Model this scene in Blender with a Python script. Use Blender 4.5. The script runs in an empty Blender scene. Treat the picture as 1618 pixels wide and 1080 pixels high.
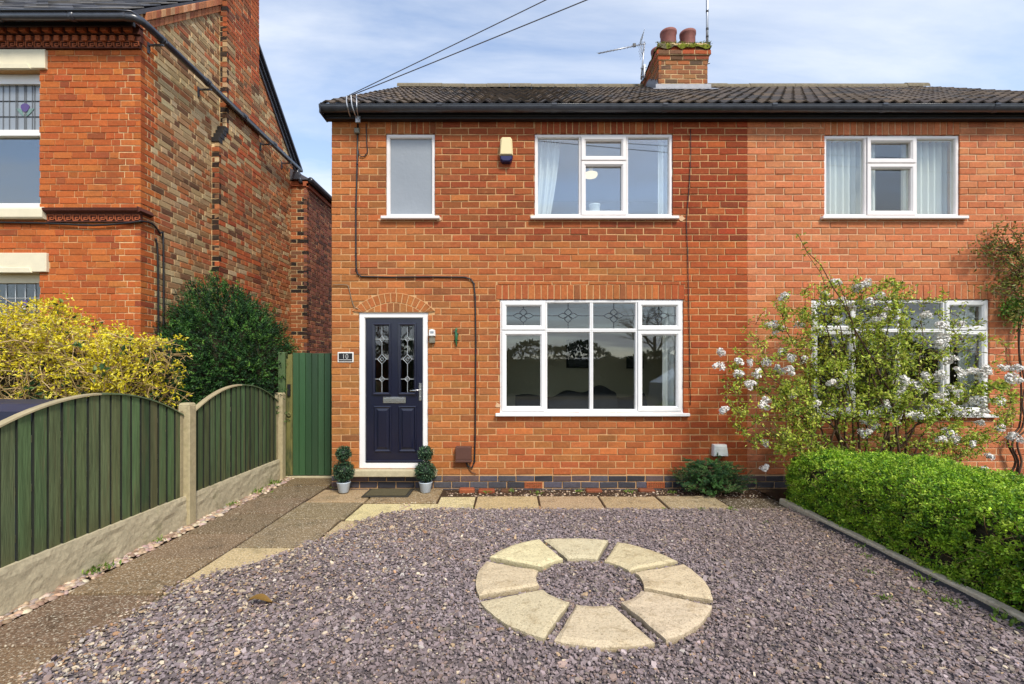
import bpy, math, random
import numpy as np
from mathutils import Vector, noise as mnoise

# ------------------------------------------------------------------ camera, world, sun, exposure
SC = bpy.context.scene
COL = SC.collection
D = 5.83            # distance of the house front from the camera (m)
FPX = 740.0         # focal length in photo pixels (1618 wide)
CAMZ = 1.51

cam_d = bpy.data.cameras.new('camera')
cam_d.sensor_width = 36.0
cam_d.lens = 36.0 * FPX / 1618.0
cam_d.shift_y = 40.0 / 1618.0
cam_d.clip_start = 0.05
cam_d.clip_end = 800
cam = bpy.data.objects.new('camera', cam_d)
COL.objects.link(cam)
cam.location = (0, 0, CAMZ)
cam.rotation_euler = (math.radians(90), 0, 0)
SC.camera = cam

SUN_DIR = Vector((0.36, -0.72, 0.92)).normalized()
sun_el = math.asin(SUN_DIR.z)
sun_az = math.atan2(SUN_DIR.x, SUN_DIR.y)
W = bpy.data.worlds.new('World')
SC.world = W
W.use_nodes = True
wn, wl = W.node_tree.nodes, W.node_tree.links
wn.clear()
w_out = wn.new('ShaderNodeOutputWorld')
w_bg = wn.new('ShaderNodeBackground')
w_bg.inputs['Strength'].default_value = 0.09
wl.new(w_bg.outputs[0], w_out.inputs[0])
sky = wn.new('ShaderNodeTexSky')
sky.sky_type = 'NISHITA'
sky.sun_disc = False
sky.sun_elevation = sun_el
sky.sun_rotation = sun_az
sky.air_density = 1.0
sky.dust_density = 0.6
sky.ozone_density = 1.2
tc = wn.new('ShaderNodeTexCoord')
sep = wn.new('ShaderNodeSeparateXYZ')
wl.new(tc.outputs['Generated'], sep.inputs[0])
def wmath(op, a, b=None, clamp=False):
    n = wn.new('ShaderNodeMath'); n.operation = op; n.use_clamp = clamp
    for i, x in enumerate((a, b)):
        if x is None: continue
        if isinstance(x, (int, float)): n.inputs[i].default_value = x
        else: wl.new(x, n.inputs[i])
    return n.outputs[0]
zz = wmath('MAXIMUM', sep.outputs['Z'], 0.0)
den = wmath('ADD', zz, 0.16)
cxy = wn.new('ShaderNodeCombineXYZ')
wl.new(wmath('DIVIDE', sep.outputs['X'], den), cxy.inputs[0])
wl.new(wmath('DIVIDE', sep.outputs['Y'], den), cxy.inputs[1])
mp = wn.new('ShaderNodeMapping')
mp.inputs['Scale'].default_value = (0.55, 1.5, 1.0)
mp.inputs['Rotation'].default_value = (0, 0, math.radians(-14))
mp.inputs['Location'].default_value = (3.1, 1.7, 0)
wl.new(cxy.outputs[0], mp.inputs[0])
cn = wn.new('ShaderNodeTexNoise')
cn.inputs['Scale'].default_value = 1.25
cn.inputs['Detail'].default_value = 9
cn.inputs['Roughness'].default_value = 0.56
cn.inputs['Distortion'].default_value = 0.35
wl.new(mp.outputs[0], cn.inputs['Vector'])
cr = wn.new('ShaderNodeMapRange')
cr.inputs['From Min'].default_value = 0.40
cr.inputs['From Max'].default_value = 0.72
cr.inputs['To Min'].default_value = 0.0
cr.inputs['To Max'].default_value = 1.0
wl.new(cn.outputs['Fac'], cr.inputs['Value'])
hz = wn.new('ShaderNodeMapRange')          # whiter towards the horizon
hz.inputs['From Min'].default_value = 0.0
hz.inputs['From Max'].default_value = 0.62
hz.inputs['To Min'].default_value = 0.48
hz.inputs['To Max'].default_value = 0.0
wl.new(sep.outputs['Z'], hz.inputs['Value'])
fac = wmath('ADD', cr.outputs[0], hz.outputs[0], clamp=True)
wmix = wn.new('ShaderNodeMixRGB')
wmix.inputs['Color2'].default_value = (4.3, 4.5, 4.8, 1)
wl.new(fac, wmix.inputs['Fac'])
wgain = wn.new('ShaderNodeMixRGB'); wgain.blend_type = 'MULTIPLY'; wgain.inputs['Fac'].default_value = 1
wgain.inputs['Color2'].default_value = (1.15, 1.15, 1.15, 1)
wl.new(sky.outputs[0], wgain.inputs['Color1'])
wl.new(wgain.outputs[0], wmix.inputs['Color1'])
wl.new(wmix.outputs[0], w_bg.inputs['Color'])

sun_d = bpy.data.lights.new('sun', 'SUN')
sun_d.energy = 1.5
sun_d.angle = math.radians(11)
sun_d.color = (1.0, 0.93, 0.82)
sun = bpy.data.objects.new('sun', sun_d)
COL.objects.link(sun)
sun.rotation_euler = SUN_DIR.to_track_quat('Z', 'Y').to_euler()
sun.location = (6, -10, 14)

SC.view_settings.view_transform = 'Standard'
SC.view_settings.look = 'None'
SC.view_settings.gamma = 1.0
SC.view_settings.use_curve_mapping = False
SC.view_settings.exposure = 1.42
SC.render.engine = 'CYCLES'
SC.cycles.max_bounces = 8
SC.cycles.transparent_max_bounces = 12
SC.cycles.use_denoising = True

# ------------------------------------------------------------------ helpers
RNG = np.random.default_rng(11)
random.seed(11)

def lin(r, g, b, k=0.85):
    f = lambda c: (c / 255 / 12.92) if c <= 10 else ((c / 255 + 0.055) / 1.055) ** 2.4
    return np.array([f(r) * k, f(g) * k, f(b) * k])

def at(px, py, Y):
    """the point at depth Y that the photo shows at pixel px, py"""
    return ((px - 809) * Y / FPX, Y, CAMZ - (py - 580) * Y / FPX)
def wx(px, Y=D): return (px - 809) * Y / FPX
def wz(py, Y=D): return CAMZ - (py - 580) * Y / FPX

class MB:
    """collects shapes and links them as one mesh object"""
    def __init__(s):
        s.v = []; s.l = []; s.z = []; s.c = []; s.m = []; s.sm = []; s.n = 0
    def add(s, verts, faces, col=None, mat=0, smooth=False):
        verts = np.asarray(verts, dtype=np.float64).reshape(-1, 3)
        if isinstance(faces, np.ndarray):
            s.l.append((faces + s.n).ravel()); s.z.append(np.full(len(faces), faces.shape[1]))
            nf = len(faces)
        else:
            s.l.append(np.array([i + s.n for f in faces for i in f], dtype=np.int64))
            s.z.append(np.array([len(f) for f in faces])); nf = len(faces)
        s.v.append(verts); s.n += len(verts)
        if col is None: col = (1, 1, 1)
        col = np.asarray(col, dtype=np.float64)
        if col.ndim == 1: col = np.broadcast_to(col, (len(verts), 3))
        s.c.append(col)
        s.m.append(np.full(nf, mat)); s.sm.append(np.full(nf, smooth))
        return s
    def box(s, x0, x1, y0, y1, z0, z1, col=None, mat=0, bev=0.0):
        if bev <= 0:
            v = [(x, y, z) for z in (z0, z1) for y in (y0, y1) for x in (x0, x1)]
            f = [(0, 2, 3, 1), (4, 5, 7, 6), (0, 1, 5, 4), (2, 6, 7, 3), (0, 4, 6, 2), (1, 3, 7, 5)]
            return s.add(v, f, col, mat)
        b = min(bev, (x1 - x0) / 2.01, (y1 - y0) / 2.01, (z1 - z0) / 2.01)
        X = (x0, x1); Y = (y0, y1); Z = (z0, z1)
        v = []; idx = {}
        for i in (0, 1):
            for j in (0, 1):
                for k in (0, 1):
                    sx, sy, sz = (1, -1)[i], (1, -1)[j], (1, -1)[k]
                    for a in range(3):
                        p = [X[i] + sx * b * (a != 0), Y[j] + sy * b * (a != 1), Z[k] + sz * b * (a != 2)]
                        idx[i, j, k, a] = len(v); v.append(p)
        f = []
        for a in range(3):
            o = [q for q in range(3) if q != a]
            for sgn in (0, 1):
                ring = []
                for (p, q) in ((0, 0), (1, 0), (1, 1), (0, 1)):
                    key = [0, 0, 0]; key[a] = sgn; key[o[0]] = p; key[o[1]] = q
                    ring.append(idx[key[0], key[1], key[2], a])
                flip = (sgn == 0) ^ (a == 1)
                f.append(tuple(ring[::-1] if flip else ring))
        for a in range(3):
            o = [q for q in range(3) if q != a]
            for p in (0, 1):
                for q in (0, 1):
                    k0 = [0, 0, 0]; k0[o[0]] = p; k0[o[1]] = q; k1 = list(k0); k1[a] = 1
                    f.append((idx[(*k0, o[0])], idx[(*k1, o[0])], idx[(*k1, o[1])], idx[(*k0, o[1])]))
        for i in (0, 1):
            for j in (0, 1):
                for k in (0, 1):
                    f.append((idx[i, j, k, 0], idx[i, j, k, 1], idx[i, j, k, 2]))
        return s.add(v, f, col, mat)
    def prism(s, poly, z0, z1, col=None, mat=0, bev=0.0, T=None):
        """a polygon (list of (a, b)) raised from z0 to z1; T maps (a, b, z) to xyz"""
        poly = [tuple(p) for p in poly]; n = len(poly)
        area = sum(poly[i][0] * poly[(i + 1) % n][1] - poly[(i + 1) % n][0] * poly[i][1] for i in range(n))
        if area < 0: poly = poly[::-1]
        rings = [[(a, b, z0) for a, b in poly]]
        if bev > 0:
            c = np.array(poly)
            ins = []
            for i in range(n):
                p0, p1, p2 = c[i - 1], c[i], c[(i + 1) % n]
                e1 = (p1 - p0) / (np.linalg.norm(p1 - p0) + 1e-9); e2 = (p2 - p1) / (np.linalg.norm(p2 - p1) + 1e-9)
                nn = np.array([-e1[1] - e2[1], e1[0] + e2[0]]); nn /= (np.linalg.norm(nn) + 1e-9)
                ins.append(p1 + nn * bev)
            rings += [[(a, b, z1 - bev) for a, b in poly], [(a, b, z1) for a, b in ins]]
        else:
            rings += [[(a, b, z1) for a, b in poly]]
        v = [p for r in rings for p in r]
        f = [tuple(range(n))[::-1]]
        for r in range(len(rings) - 1):
            for i in range(n):
                j = (i + 1) % n
                f.append((r * n + i, r * n + j, (r + 1) * n + j, (r + 1) * n + i))
        f.append(tuple((len(rings) - 1) * n + i for i in range(n)))
        if T: v = [T(*p) for p in v]
        return s.add(v, f, col, mat)
    def tube(s, pts, r, n=6, col=None, mat=0, cap=True, smooth=True):
        P = np.array(pts, float); m = len(P)
        R = np.full(m, r) if np.isscalar(r) else np.array(r, float)
        d = np.gradient(P, axis=0) if m > 2 else np.repeat((P[-1:] - P[:1]), m, 0)
        d /= (np.linalg.norm(d, axis=1, keepdims=True) + 1e-12)
        ref = np.array([0, 0, 1.0]) if abs(d[0][2]) < 0.9 else np.array([1.0, 0, 0])
        v = []
        u = np.cross(d[0], ref); u /= np.linalg.norm(u)
        for i in range(m):
            u = u - d[i] * np.dot(u, d[i]); u /= (np.linalg.norm(u) + 1e-12)
            w = np.cross(d[i], u)
            a = np.arange(n) * 2 * math.pi / n
            v.append(P[i] + R[i] * (np.cos(a)[:, None] * u + np.sin(a)[:, None] * w))
        v = np.concatenate(v)
        f = []
        for i in range(m - 1):
            for k in range(n):
                k2 = (k + 1) % n
                f.append((i * n + k, i * n + k2, (i + 1) * n + k2, (i + 1) * n + k))
        if cap and n > 2:
            f.append(tuple(range(n))[::-1]); f.append(tuple((m - 1) * n + k for k in range(n)))
        if col is not None and np.ndim(col) == 2: col = np.repeat(np.asarray(col), n, 0)
        return s.add(v, f, col, mat, smooth)
    def lathe(s, prof, n=20, c=(0, 0, 0), col=None, mat=0, smooth=True):
        v = []; f = []
        for (r, z) in prof:
            for k in range(n):
                a = 2 * math.pi * k / n
                v.append((c[0] + r * math.cos(a), c[1] + r * math.sin(a), c[2] + z))
        for i in range(len(prof) - 1):
            for k in range(n):
                k2 = (k + 1) % n
                f.append((i * n + k, i * n + k2, (i + 1) * n + k2, (i + 1) * n + k))
        return s.add(v, f, col, mat, smooth)
    def ring(s, x0, x1, z0, z1, prof, col=None, mat=0):
        """a mitred rectangular frame in the xz plane; prof = (inset, y) points"""
        v = []; f = []
        for (i, y) in prof:
            v += [(x0 + i, y, z0 + i), (x1 - i, y, z0 + i), (x1 - i, y, z1 - i), (x0 + i, y, z1 - i)]
        for r in range(len(prof) - 1):
            for k in range(4):
                j = (k + 1) % 4
                f.append((r * 4 + k, r * 4 + j, (r + 1) * 4 + j, (r + 1) * 4 + k))
        return s.add(v, f, col, mat)
    def mesh(s, name, mats, off=(0, 0, 0)):
        me = bpy.data.meshes.new(name)
        v = np.concatenate(s.v) - np.asarray(off, float)
        l = np.concatenate(s.l).astype(np.int32); z = np.concatenate(s.z).astype(np.int32)
        me.vertices.add(len(v)); me.vertices.foreach_set('co', v.astype(np.float32).ravel())
        me.loops.add(len(l)); me.loops.foreach_set('vertex_index', l)
        me.polygons.add(len(z))
        st = np.zeros(len(z), np.int32); st[1:] = np.cumsum(z)[:-1]
        me.polygons.foreach_set('loop_start', st); me.polygons.foreach_set('loop_total', z)
        me.polygons.foreach_set('material_index', np.concatenate(s.m).astype(np.int32))
        me.polygons.foreach_set('use_smooth', np.concatenate(s.sm).astype(bool))
        at_ = me.attributes.new('col', 'FLOAT_COLOR', 'POINT')
        c = np.ones((len(v), 4), np.float32); c[:, :3] = np.concatenate(s.c)
        at_.data.foreach_set('color', c.ravel())
        me.update(calc_edges=True)
        for m in (mats if isinstance(mats, (list, tuple)) else [mats]): me.materials.append(m)
        return me
    def build(s, name, mats, parent=None, loc=None):
        """links the mesh as one object; loc is the world position of its origin"""
        base = wloc(parent) if parent else Vector((0, 0, 0))
        if loc is None: loc = base
        loc = Vector(loc)
        o = bpy.data.objects.new(name, s.mesh(name, mats, loc))
        COL.objects.link(o)
        o.location = loc - base
        if parent: o.parent = parent
        return o

def wloc(o):
    p = Vector((0, 0, 0))
    while o is not None:
        p = p + o.location; o = o.parent
    return p

def tag(o, label=None, cat=None, group=None, kind=None):
    if label: o['label'] = label
    if cat: o['category'] = cat
    if group: o['group'] = group
    if kind: o['kind'] = kind
    return o

def thing(name, label, cat, loc=(0, 0, 0), group=None):
    o = bpy.data.objects.new(name, None)
    COL.objects.link(o); o.location = loc; o.empty_display_size = 0.1
    return tag(o, label, cat, group)

def copy_tree(o, parent=None):
    c = o.copy(); COL.objects.link(c)
    if parent: c.parent = parent
    for ch in list(o.children): copy_tree(ch, c)
    return c

# ------------------------------------------------------------------ materials
def mat(name, col=None, rough=0.6, attr=False, metal=0.0, nz=0.0, nscale=20, bump=0.0, bscale=60, spec=0.5,
        stretch=(1, 1, 1), stains=None, coat=0.0, trans=0.0, bdist=0.01):
    """Principled material: flat or per-vertex colour, mottled by noise (nz), with fine relief (bump);
    stains = (colour, scale, threshold, amount) lays blotches of another colour"""
    m = bpy.data.materials.new(name); m.use_nodes = True
    n, l = m.node_tree.nodes, m.node_tree.links
    b = n['Principled BSDF']
    b.inputs['Roughness'].default_value = rough
    b.inputs['Metallic'].default_value = metal
    b.inputs['Specular IOR Level'].default_value = spec
    if coat: b.inputs['Coat Weight'].default_value = coat; b.inputs['Coat Roughness'].default_value = 0.08
    geo = n.new('ShaderNodeNewGeometry')
    mpn = n.new('ShaderNodeMapping'); mpn.inputs['Scale'].default_value = stretch
    l.new(geo.outputs['Position'], mpn.inputs[0])
    if attr:
        a = n.new('ShaderNodeAttribute'); a.attribute_name = 'col'; out = a.outputs['Color']
    else:
        a = n.new('ShaderNodeRGB'); a.outputs[0].default_value = (*col, 1); out = a.outputs[0]
    if stains:
        for (sc, ss, th, am) in (stains if isinstance(stains, list) else [stains]):
            t = n.new('ShaderNodeTexNoise'); t.inputs['Scale'].default_value = ss; t.inputs['Detail'].default_value = 6
            t.inputs['Roughness'].default_value = 0.65
            l.new(mpn.outputs[0], t.inputs['Vector'])
            r = n.new('ShaderNodeMapRange'); r.inputs['From Min'].default_value = th; r.inputs['From Max'].default_value = th + 0.14
            r.inputs['To Max'].default_value = am
            l.new(t.outputs['Fac'], r.inputs['Value'])
            mx = n.new('ShaderNodeMixRGB'); mx.inputs['Color2'].default_value = (*sc, 1)
            l.new(r.outputs[0], mx.inputs['Fac']); l.new(out, mx.inputs['Color1']); out = mx.outputs[0]
    if nz:
        t = n.new('ShaderNodeTexNoise'); t.inputs['Scale'].default_value = nscale; t.inputs['Detail'].default_value = 5
        t.inputs['Roughness'].default_value = 0.7
        l.new(mpn.outputs[0], t.inputs['Vector'])
        r = n.new('ShaderNodeMapRange'); r.inputs['From Min'].default_value = 0.25; r.inputs['From Max'].default_value = 0.75
        r.inputs['To Min'].default_value = 1 - nz; r.inputs['To Max'].default_value = 1 + nz
        l.new(t.outputs['Fac'], r.inputs['Value'])
        mx = n.new('ShaderNodeMixRGB'); mx.blend_type = 'MULTIPLY'; mx.inputs['Fac'].default_value = 1
        l.new(out, mx.inputs['Color1']); l.new(r.outputs[0], mx.inputs['Color2']); out = mx.outputs[0]
    l.new(out, b.inputs['Base Color'])
    if bump:
        t = n.new('ShaderNodeTexNoise'); t.inputs['Scale'].default_value = bscale; t.inputs['Detail'].default_value = 4
        l.new(mpn.outputs[0], t.inputs['Vector'])
        bp = n.new('ShaderNodeBump'); bp.inputs['Strength'].default_value = bump; bp.inputs['Distance'].default_value = bdist
        l.new(t.outputs['Fac'], bp.inputs['Height']); l.new(bp.outputs[0], b.inputs['Normal'])
    if trans:
        tr = n.new('ShaderNodeBsdfTranslucent'); l.new(out, tr.inputs['Color'])
        ms = n.new('ShaderNodeMixShader'); ms.inputs[0].default_value = trans
        l.new(b.outputs[0], ms.inputs[1]); l.new(tr.outputs[0], ms.inputs[2])
        l.new(ms.outputs[0], n['Material Output'].inputs['Surface'])
    return m

def glass_mat(name, tint=(0.95, 0.98, 0.97), f0=0.075):
    m = bpy.data.materials.new(name); m.use_nodes = True
    n, l = m.node_tree.nodes, m.node_tree.links
    n.remove(n['Principled BSDF'])
    # Schlick reflectance from the angle of view, the same from both sides of the pane
    ge = n.new('ShaderNodeNewGeometry'); dt = n.new('ShaderNodeVectorMath'); dt.operation = 'DOT_PRODUCT'
    l.new(ge.outputs['Normal'], dt.inputs[0]); l.new(ge.outputs['Incoming'], dt.inputs[1])
    def ma(op, a, b=None):
        k = n.new('ShaderNodeMath'); k.operation = op
        for i, x in enumerate((a, b)):
            if x is None: continue
            if isinstance(x, (int, float)): k.inputs[i].default_value = x
            else: l.new(x, k.inputs[i])
        return k
    om = ma('SUBTRACT', 1.0, ma('ABSOLUTE', dt.outputs['Value']).outputs[0])
    fr = ma('ADD', f0, ma('MULTIPLY', ma('POWER', om.outputs[0], 5.0).outputs[0], 1 - f0).outputs[0])
    tr = n.new('ShaderNodeBsdfTransparent'); tr.inputs['Color'].default_value = (*tint, 1)
    gl = n.new('ShaderNodeBsdfGlossy'); gl.inputs['Roughness'].default_value = 0.015
    gl.inputs['Color'].default_value = (0.95, 0.97, 1, 1)
    ms = n.new('ShaderNodeMixShader')
    l.new(fr.outputs[0], ms.inputs[0]); l.new(tr.outputs[0], ms.inputs[1]); l.new(gl.outputs[0], ms.inputs[2])
    l.new(ms.outputs[0], n['Material Output'].inputs['Surface'])
    return m

M = {}
M['brick'] = mat('brick_clay', attr=True, rough=0.88, nz=0.24, nscale=38, bump=0.35, bscale=170, spec=0.25,
                 stains=[(lin(70, 48, 36), 30, 0.62, 0.42), (lin(206, 150, 98), 17, 0.60, 0.38), (lin(92, 58, 42), 1.3, 0.56, 0.34), (lin(214, 150, 92), 1.9, 0.60, 0.25)])
M['mortar'] = mat('lime_mortar', lin(220, 174, 124, .80), rough=0.95, nz=0.16, nscale=30, bump=0.4, bscale=240, spec=0.1)
M['mortar_pale'] = mat('pale_mortar', lin(226, 186, 146, .84), rough=0.95, nz=0.14, nscale=30, bump=0.4, bscale=240, spec=0.1)
M['mortar_grey'] = mat('weathered_mortar', lin(216, 188, 142, 1.0), rough=0.95, nz=0.25, nscale=12, bump=0.4, bscale=240, spec=0.1)
M['blue_brick'] = mat('blue_brick', attr=True, rough=0.55, nz=0.3, nscale=30, bump=0.3, bscale=150)
M['upvc'] = mat('white_upvc', (0.80, 0.79, 0.77), rough=0.32, nz=0.03, nscale=6)
M['upvc_pink'] = mat('aged_white_upvc', (0.76, 0.72, 0.70), rough=0.4, nz=0.04, nscale=6)
M['glass'] = glass_mat('window_glass')
M['cable_grey'] = mat('grey_cable', lin(96, 96, 100), rough=0.6)
M['cap_wood'] = mat('mossy_green_capping', lin(124, 124, 84), rough=0.85, nz=0.3, nscale=14, bump=0.3, bscale=50, stains=(lin(196, 184, 146), 2.2, 0.52, 0.8))
M['sky_glass'] = glass_mat('coated_window_glass', tint=(0.92, 0.96, 0.96), f0=0.17)
M['frosted'] = mat('frosted_glass', lin(150, 157, 164), rough=0.22, nz=0.07, nscale=2.2, spec=0.7, bump=0.25, bscale=28)
M['lead'] = mat('lead_came', lin(88, 92, 96), rough=0.5, metal=0.6)
M['lead_bright'] = mat('bright_lead_came', lin(205, 210, 212), rough=0.45, metal=0.2)
M['black_pvc'] = mat('black_gutter_plastic', (0.045, 0.05, 0.062), rough=0.24, nz=0.3, nscale=8, spec=0.6,
                     stains=(lin(90, 92, 98), 14, 0.66, 0.35))
M['fascia'] = mat('black_fascia_paint', (0.012, 0.012, 0.014), rough=0.4, nz=0.3, nscale=10, bump=0.1, bscale=40)
M['tile'] = mat('weathered_roof_tile', attr=True, rough=0.9, nz=0.32, nscale=22, bump=0.3, bscale=150, spec=0.2,
                stains=[(lin(150, 140, 100), 18, 0.63, 0.45), (lin(62, 66, 40), 9, 0.6, 0.35)])
M['slate'] = mat('roof_slate', attr=True, rough=0.6, nz=0.22, nscale=20, bump=0.2, bscale=90)
M['render_wall'] = mat('plaster', lin(196, 186, 160), rough=0.9, nz=0.05, nscale=4)
M['moss'] = mat('moss_growth', attr=True, rough=1.0, nz=0.4, nscale=60, bump=0.8, bscale=110, spec=0.05)
M['pot_clay'] = mat('chimney_pot_clay', lin(140, 82, 72), rough=0.7, nz=0.3, nscale=9, bump=0.2, bscale=60)
M['flashing'] = mat('lead_flashing', lin(140, 142, 148), rough=0.5, metal=0.25, nz=0.2, nscale=14)
M['stone_cream'] = mat('cream_painted_stone', lin(236, 226, 196), rough=0.7, nz=0.06, nscale=9, bump=0.15, bscale=80)
M['terracotta'] = mat('terracotta', lin(176, 92, 50), rough=0.75, nz=0.28, nscale=30, bump=0.3, bscale=120)
M['dark_terracotta'] = mat('sooty_terracotta', lin(92, 44, 28), rough=0.8, nz=0.3, nscale=30, bump=0.3, bscale=120)
M['aluminium'] = mat('aluminium', (0.42, 0.43, 0.45), rough=0.4, metal=0.9)
M['steel'] = mat('brushed_steel', (0.72, 0.71, 0.68), rough=0.25, metal=1.0)
M['white_plastic'] = mat('white_plastic', (0.78, 0.78, 0.74), rough=0.4, nz=0.06, nscale=30)
M['cream_plastic'] = mat('cream_plastic', lin(240, 222, 170), rough=0.4)
M['blue_plastic'] = mat('dark_blue_plastic', lin(28, 28, 84), rough=0.3)
M['grey_plastic'] = mat('grey_plastic', lin(128, 122, 104), rough=0.5)
M['black_plastic'] = mat('black_cable', (0.012, 0.012, 0.013), rough=0.45)
M['brown_plastic'] = mat('brown_plastic', lin(94, 62, 52), rough=0.45, nz=0.12, nscale=20)
M['navy'] = mat('navy_door_paint', lin(19, 22, 45), rough=0.28, nz=0.12, nscale=20, bump=0.12, bscale=26, stretch=(3, 1, 0.35), coat=0.4)
M['stone_step'] = mat('concrete_step', lin(196, 184, 150), rough=0.85, nz=0.18, nscale=24, bump=0.3, bscale=160)
M['slab'] = mat('concrete_slab', attr=True, rough=0.9, nz=0.30, nscale=70, bump=0.6, bscale=150, spec=0.2, bdist=0.008,
                stains=[(lin(84, 78, 48), 3.2, 0.55, 0.5), (lin(66, 54, 38), 5, 0.56, 0.5), (lin(52, 42, 30), 2.4, 0.57, 0.5), (lin(30, 26, 22), 62, 0.50, 0.55), (lin(246, 234, 208), 74, 0.535, 0.75)])
M['ring_stone'] = mat('yellow_riven_stone', attr=True, rough=0.92, nz=0.2, nscale=60, bump=0.8, bscale=120, spec=0.15, bdist=0.008,
                stretch=(1, 1, 1), stains=[(lin(172, 144, 96), 5, 0.57, 0.4), (lin(116, 98, 72), 66, 0.54, 0.65), (lin(236, 226, 200), 46, 0.60, 0.55), (lin(150, 130, 96), 12, 0.55, 0.55), (lin(60, 54, 44), 20, 0.71, 0.8)])
M['gravel'] = mat('slate_chippings', attr=True, rough=0.75, nz=0.14, nscale=90, spec=0.35)
M['bed'] = mat('crushed_slate_bed', lin(108, 98, 98), rough=0.95, nz=0.4, nscale=110, bump=0.7, bscale=220)
M['soil'] = mat('dark_soil', lin(74, 58, 44), rough=1.0, nz=0.45, nscale=50, bump=0.9, bscale=110, spec=0.1,
                stains=(lin(112, 96, 66), 26, 0.6, 0.5))
M['pebble'] = mat('pebble', attr=True, rough=0.6, nz=0.15, nscale=120)
M['fence_wood'] = mat('green_stained_wood', attr=True, rough=0.8, nz=0.38, nscale=18, bump=0.5, bscale=44, stretch=(1, 2.2, 0.16), spec=0.25,
                      stains=[(lin(120, 104, 74), 6, 0.53, 0.45), (lin(36, 42, 30), 10, 0.56, 0.55), (lin(168, 164, 136), 30, 0.63, 0.45), (lin(40, 32, 24), 21, 0.67, 0.7)])
M['gate_wood'] = mat('green_painted_boards', attr=True, rough=0.5, nz=0.15, nscale=9, bump=0.15, bscale=30, stretch=(1, 1, 0.15))
M['weathered_wood'] = mat('weathered_wood', lin(172, 158, 122), rough=0.85, nz=0.25, nscale=20, bump=0.35, bscale=60, stretch=(1, 0.2, 1))
M['mossy_wood'] = mat('mossy_wood', lin(120, 116, 62), rough=0.85, nz=0.35, nscale=12, bump=0.3, bscale=50, stretch=(1, 1, 0.3),
                      stains=(lin(50, 66, 40), 7, 0.55, 0.8))
M['concrete'] = mat('fence_concrete', lin(186, 172, 134), rough=0.9, nz=0.22, nscale=24, bump=0.35, bscale=160,
                    stains=[(lin(140, 138, 84), 5, 0.58, 0.5), (lin(96, 84, 62), 16, 0.62, 0.45)])
M['rockface'] = mat('rock_face_concrete', lin(196, 184, 152), rough=0.92, nz=0.26, nscale=30, bump=0.4, bscale=60, bdist=0.008,
                    stains=[(lin(112, 110, 62), 4, 0.58, 0.55), (lin(104, 92, 70), 14, 0.62, 0.4)])
M['kerb'] = mat('kerb_concrete', lin(204, 192, 164), rough=0.9, nz=0.25, nscale=30, bump=0.3, bscale=120, stains=(lin(96, 92, 62), 8, 0.58, 0.5))
M['membrane'] = mat('black_weed_membrane', (0.022, 0.022, 0.026), rough=0.8, bump=0.2, bscale=120)
M['leaf'] = mat('leaf', attr=True, rough=0.5, nz=0.0, spec=0.35, trans=0.28)
M['needle'] = mat('evergreen_needle', attr=True, rough=0.55, spec=0.3, trans=0.1)
M['petal'] = mat('petal', attr=True, rough=0.6, spec=0.2, trans=0.2)
M['blossom'] = mat('white_blossom', attr=True, rough=0.7, spec=0.1)
M['bark'] = mat('bark', attr=True, rough=0.9, nz=0.3, nscale=40, bump=0.4, bscale=90)
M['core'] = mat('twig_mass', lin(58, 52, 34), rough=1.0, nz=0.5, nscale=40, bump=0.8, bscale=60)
M['curtain'] = mat('white_curtain', (0.86, 0.86, 0.83), rough=0.9, trans=0.2)
M['sofa'] = mat('charcoal_upholstery', (0.018, 0.018, 0.02), rough=0.9, nz=0.2)
M['dark_art'] = mat('dark_canvas', (0.012, 0.013, 0.014), rough=0.6, nz=0.4, nscale=9, stains=(lin(120, 120, 110), 9, 0.70, 0.5))
M['room_wall'] = mat('cream_room_wall', lin(188, 178, 148, .9), rough=0.9)
M['room_floor'] = mat('brown_carpet', lin(110, 92, 72), rough=0.95)
M['bin_plastic'] = mat('slate_blue_plastic', lin(44, 48, 70), rough=0.5, nz=0.1, nscale=10)
M['pot_glaze'] = mat('pale_blue_glaze', lin(196, 208, 218), rough=0.3, nz=0.05, nscale=10)
M['mat_fibre'] = mat('doormat_coir', lin(86, 78, 54), rough=1.0, nz=0.35, nscale=70, bump=0.6, bscale=200)
M['mat_rubber'] = mat('doormat_rubber', lin(52, 48, 38), rough=0.9, nz=0.2)
M['purple_glass'] = mat('purple_stained_glass', lin(92, 70, 130), rough=0.2)
M['green_glass'] = mat('green_stained_glass', lin(120, 150, 140), rough=0.2)
M['gecko'] = mat('green_enamel', lin(44, 104, 66), rough=0.3)
M['gecko_dark'] = mat('dark_green_enamel', lin(18, 36, 26), rough=0.3)

# ------------------------------------------------------------------ ground and setting
def sheet(name, poly, z, m, kind='structure', cell=None):
    b = MB(); b.add([(x, y, z) for x, y in poly], [tuple(range(len(poly)))]); return tag(b.build(name, m), kind=kind)
M['earth'] = mat('earth', lin(92, 84, 60), rough=1, nz=0.4, nscale=8, bump=0.4, bscale=30)
M['asphalt'] = mat('asphalt', (0.05, 0.05, 0.052), rough=0.9, nz=0.2, nscale=60)
sheet('ground', [(-400, -400), (400, -400), (400, 400), (-400, 400)], -0.06, M['earth'])
sheet('road', [(-60, -10.5), (60, -10.5), (60, -4.6), (-60, -4.6)], -0.05, M['asphalt'])
sheet('soil_bed', [(-0.86, 4.9), (3.02, 4.9), (3.02, 5.84), (-0.86, 5.84)], -0.012, M['soil'])
sheet('hedge_bed', [(3.02, 0.5), (9.5, 0.5), (9.5, 5.84), (3.02, 5.84)], 0.0, M['soil'])
sheet('path_bed', [(-3.12, 0.2), (-0.86, 0.2), (-0.86, 5.84), (-2.2, 5.84), (-2.2, 7.6), (-3.12, 7.6)], -0.018, M['soil'])

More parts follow.
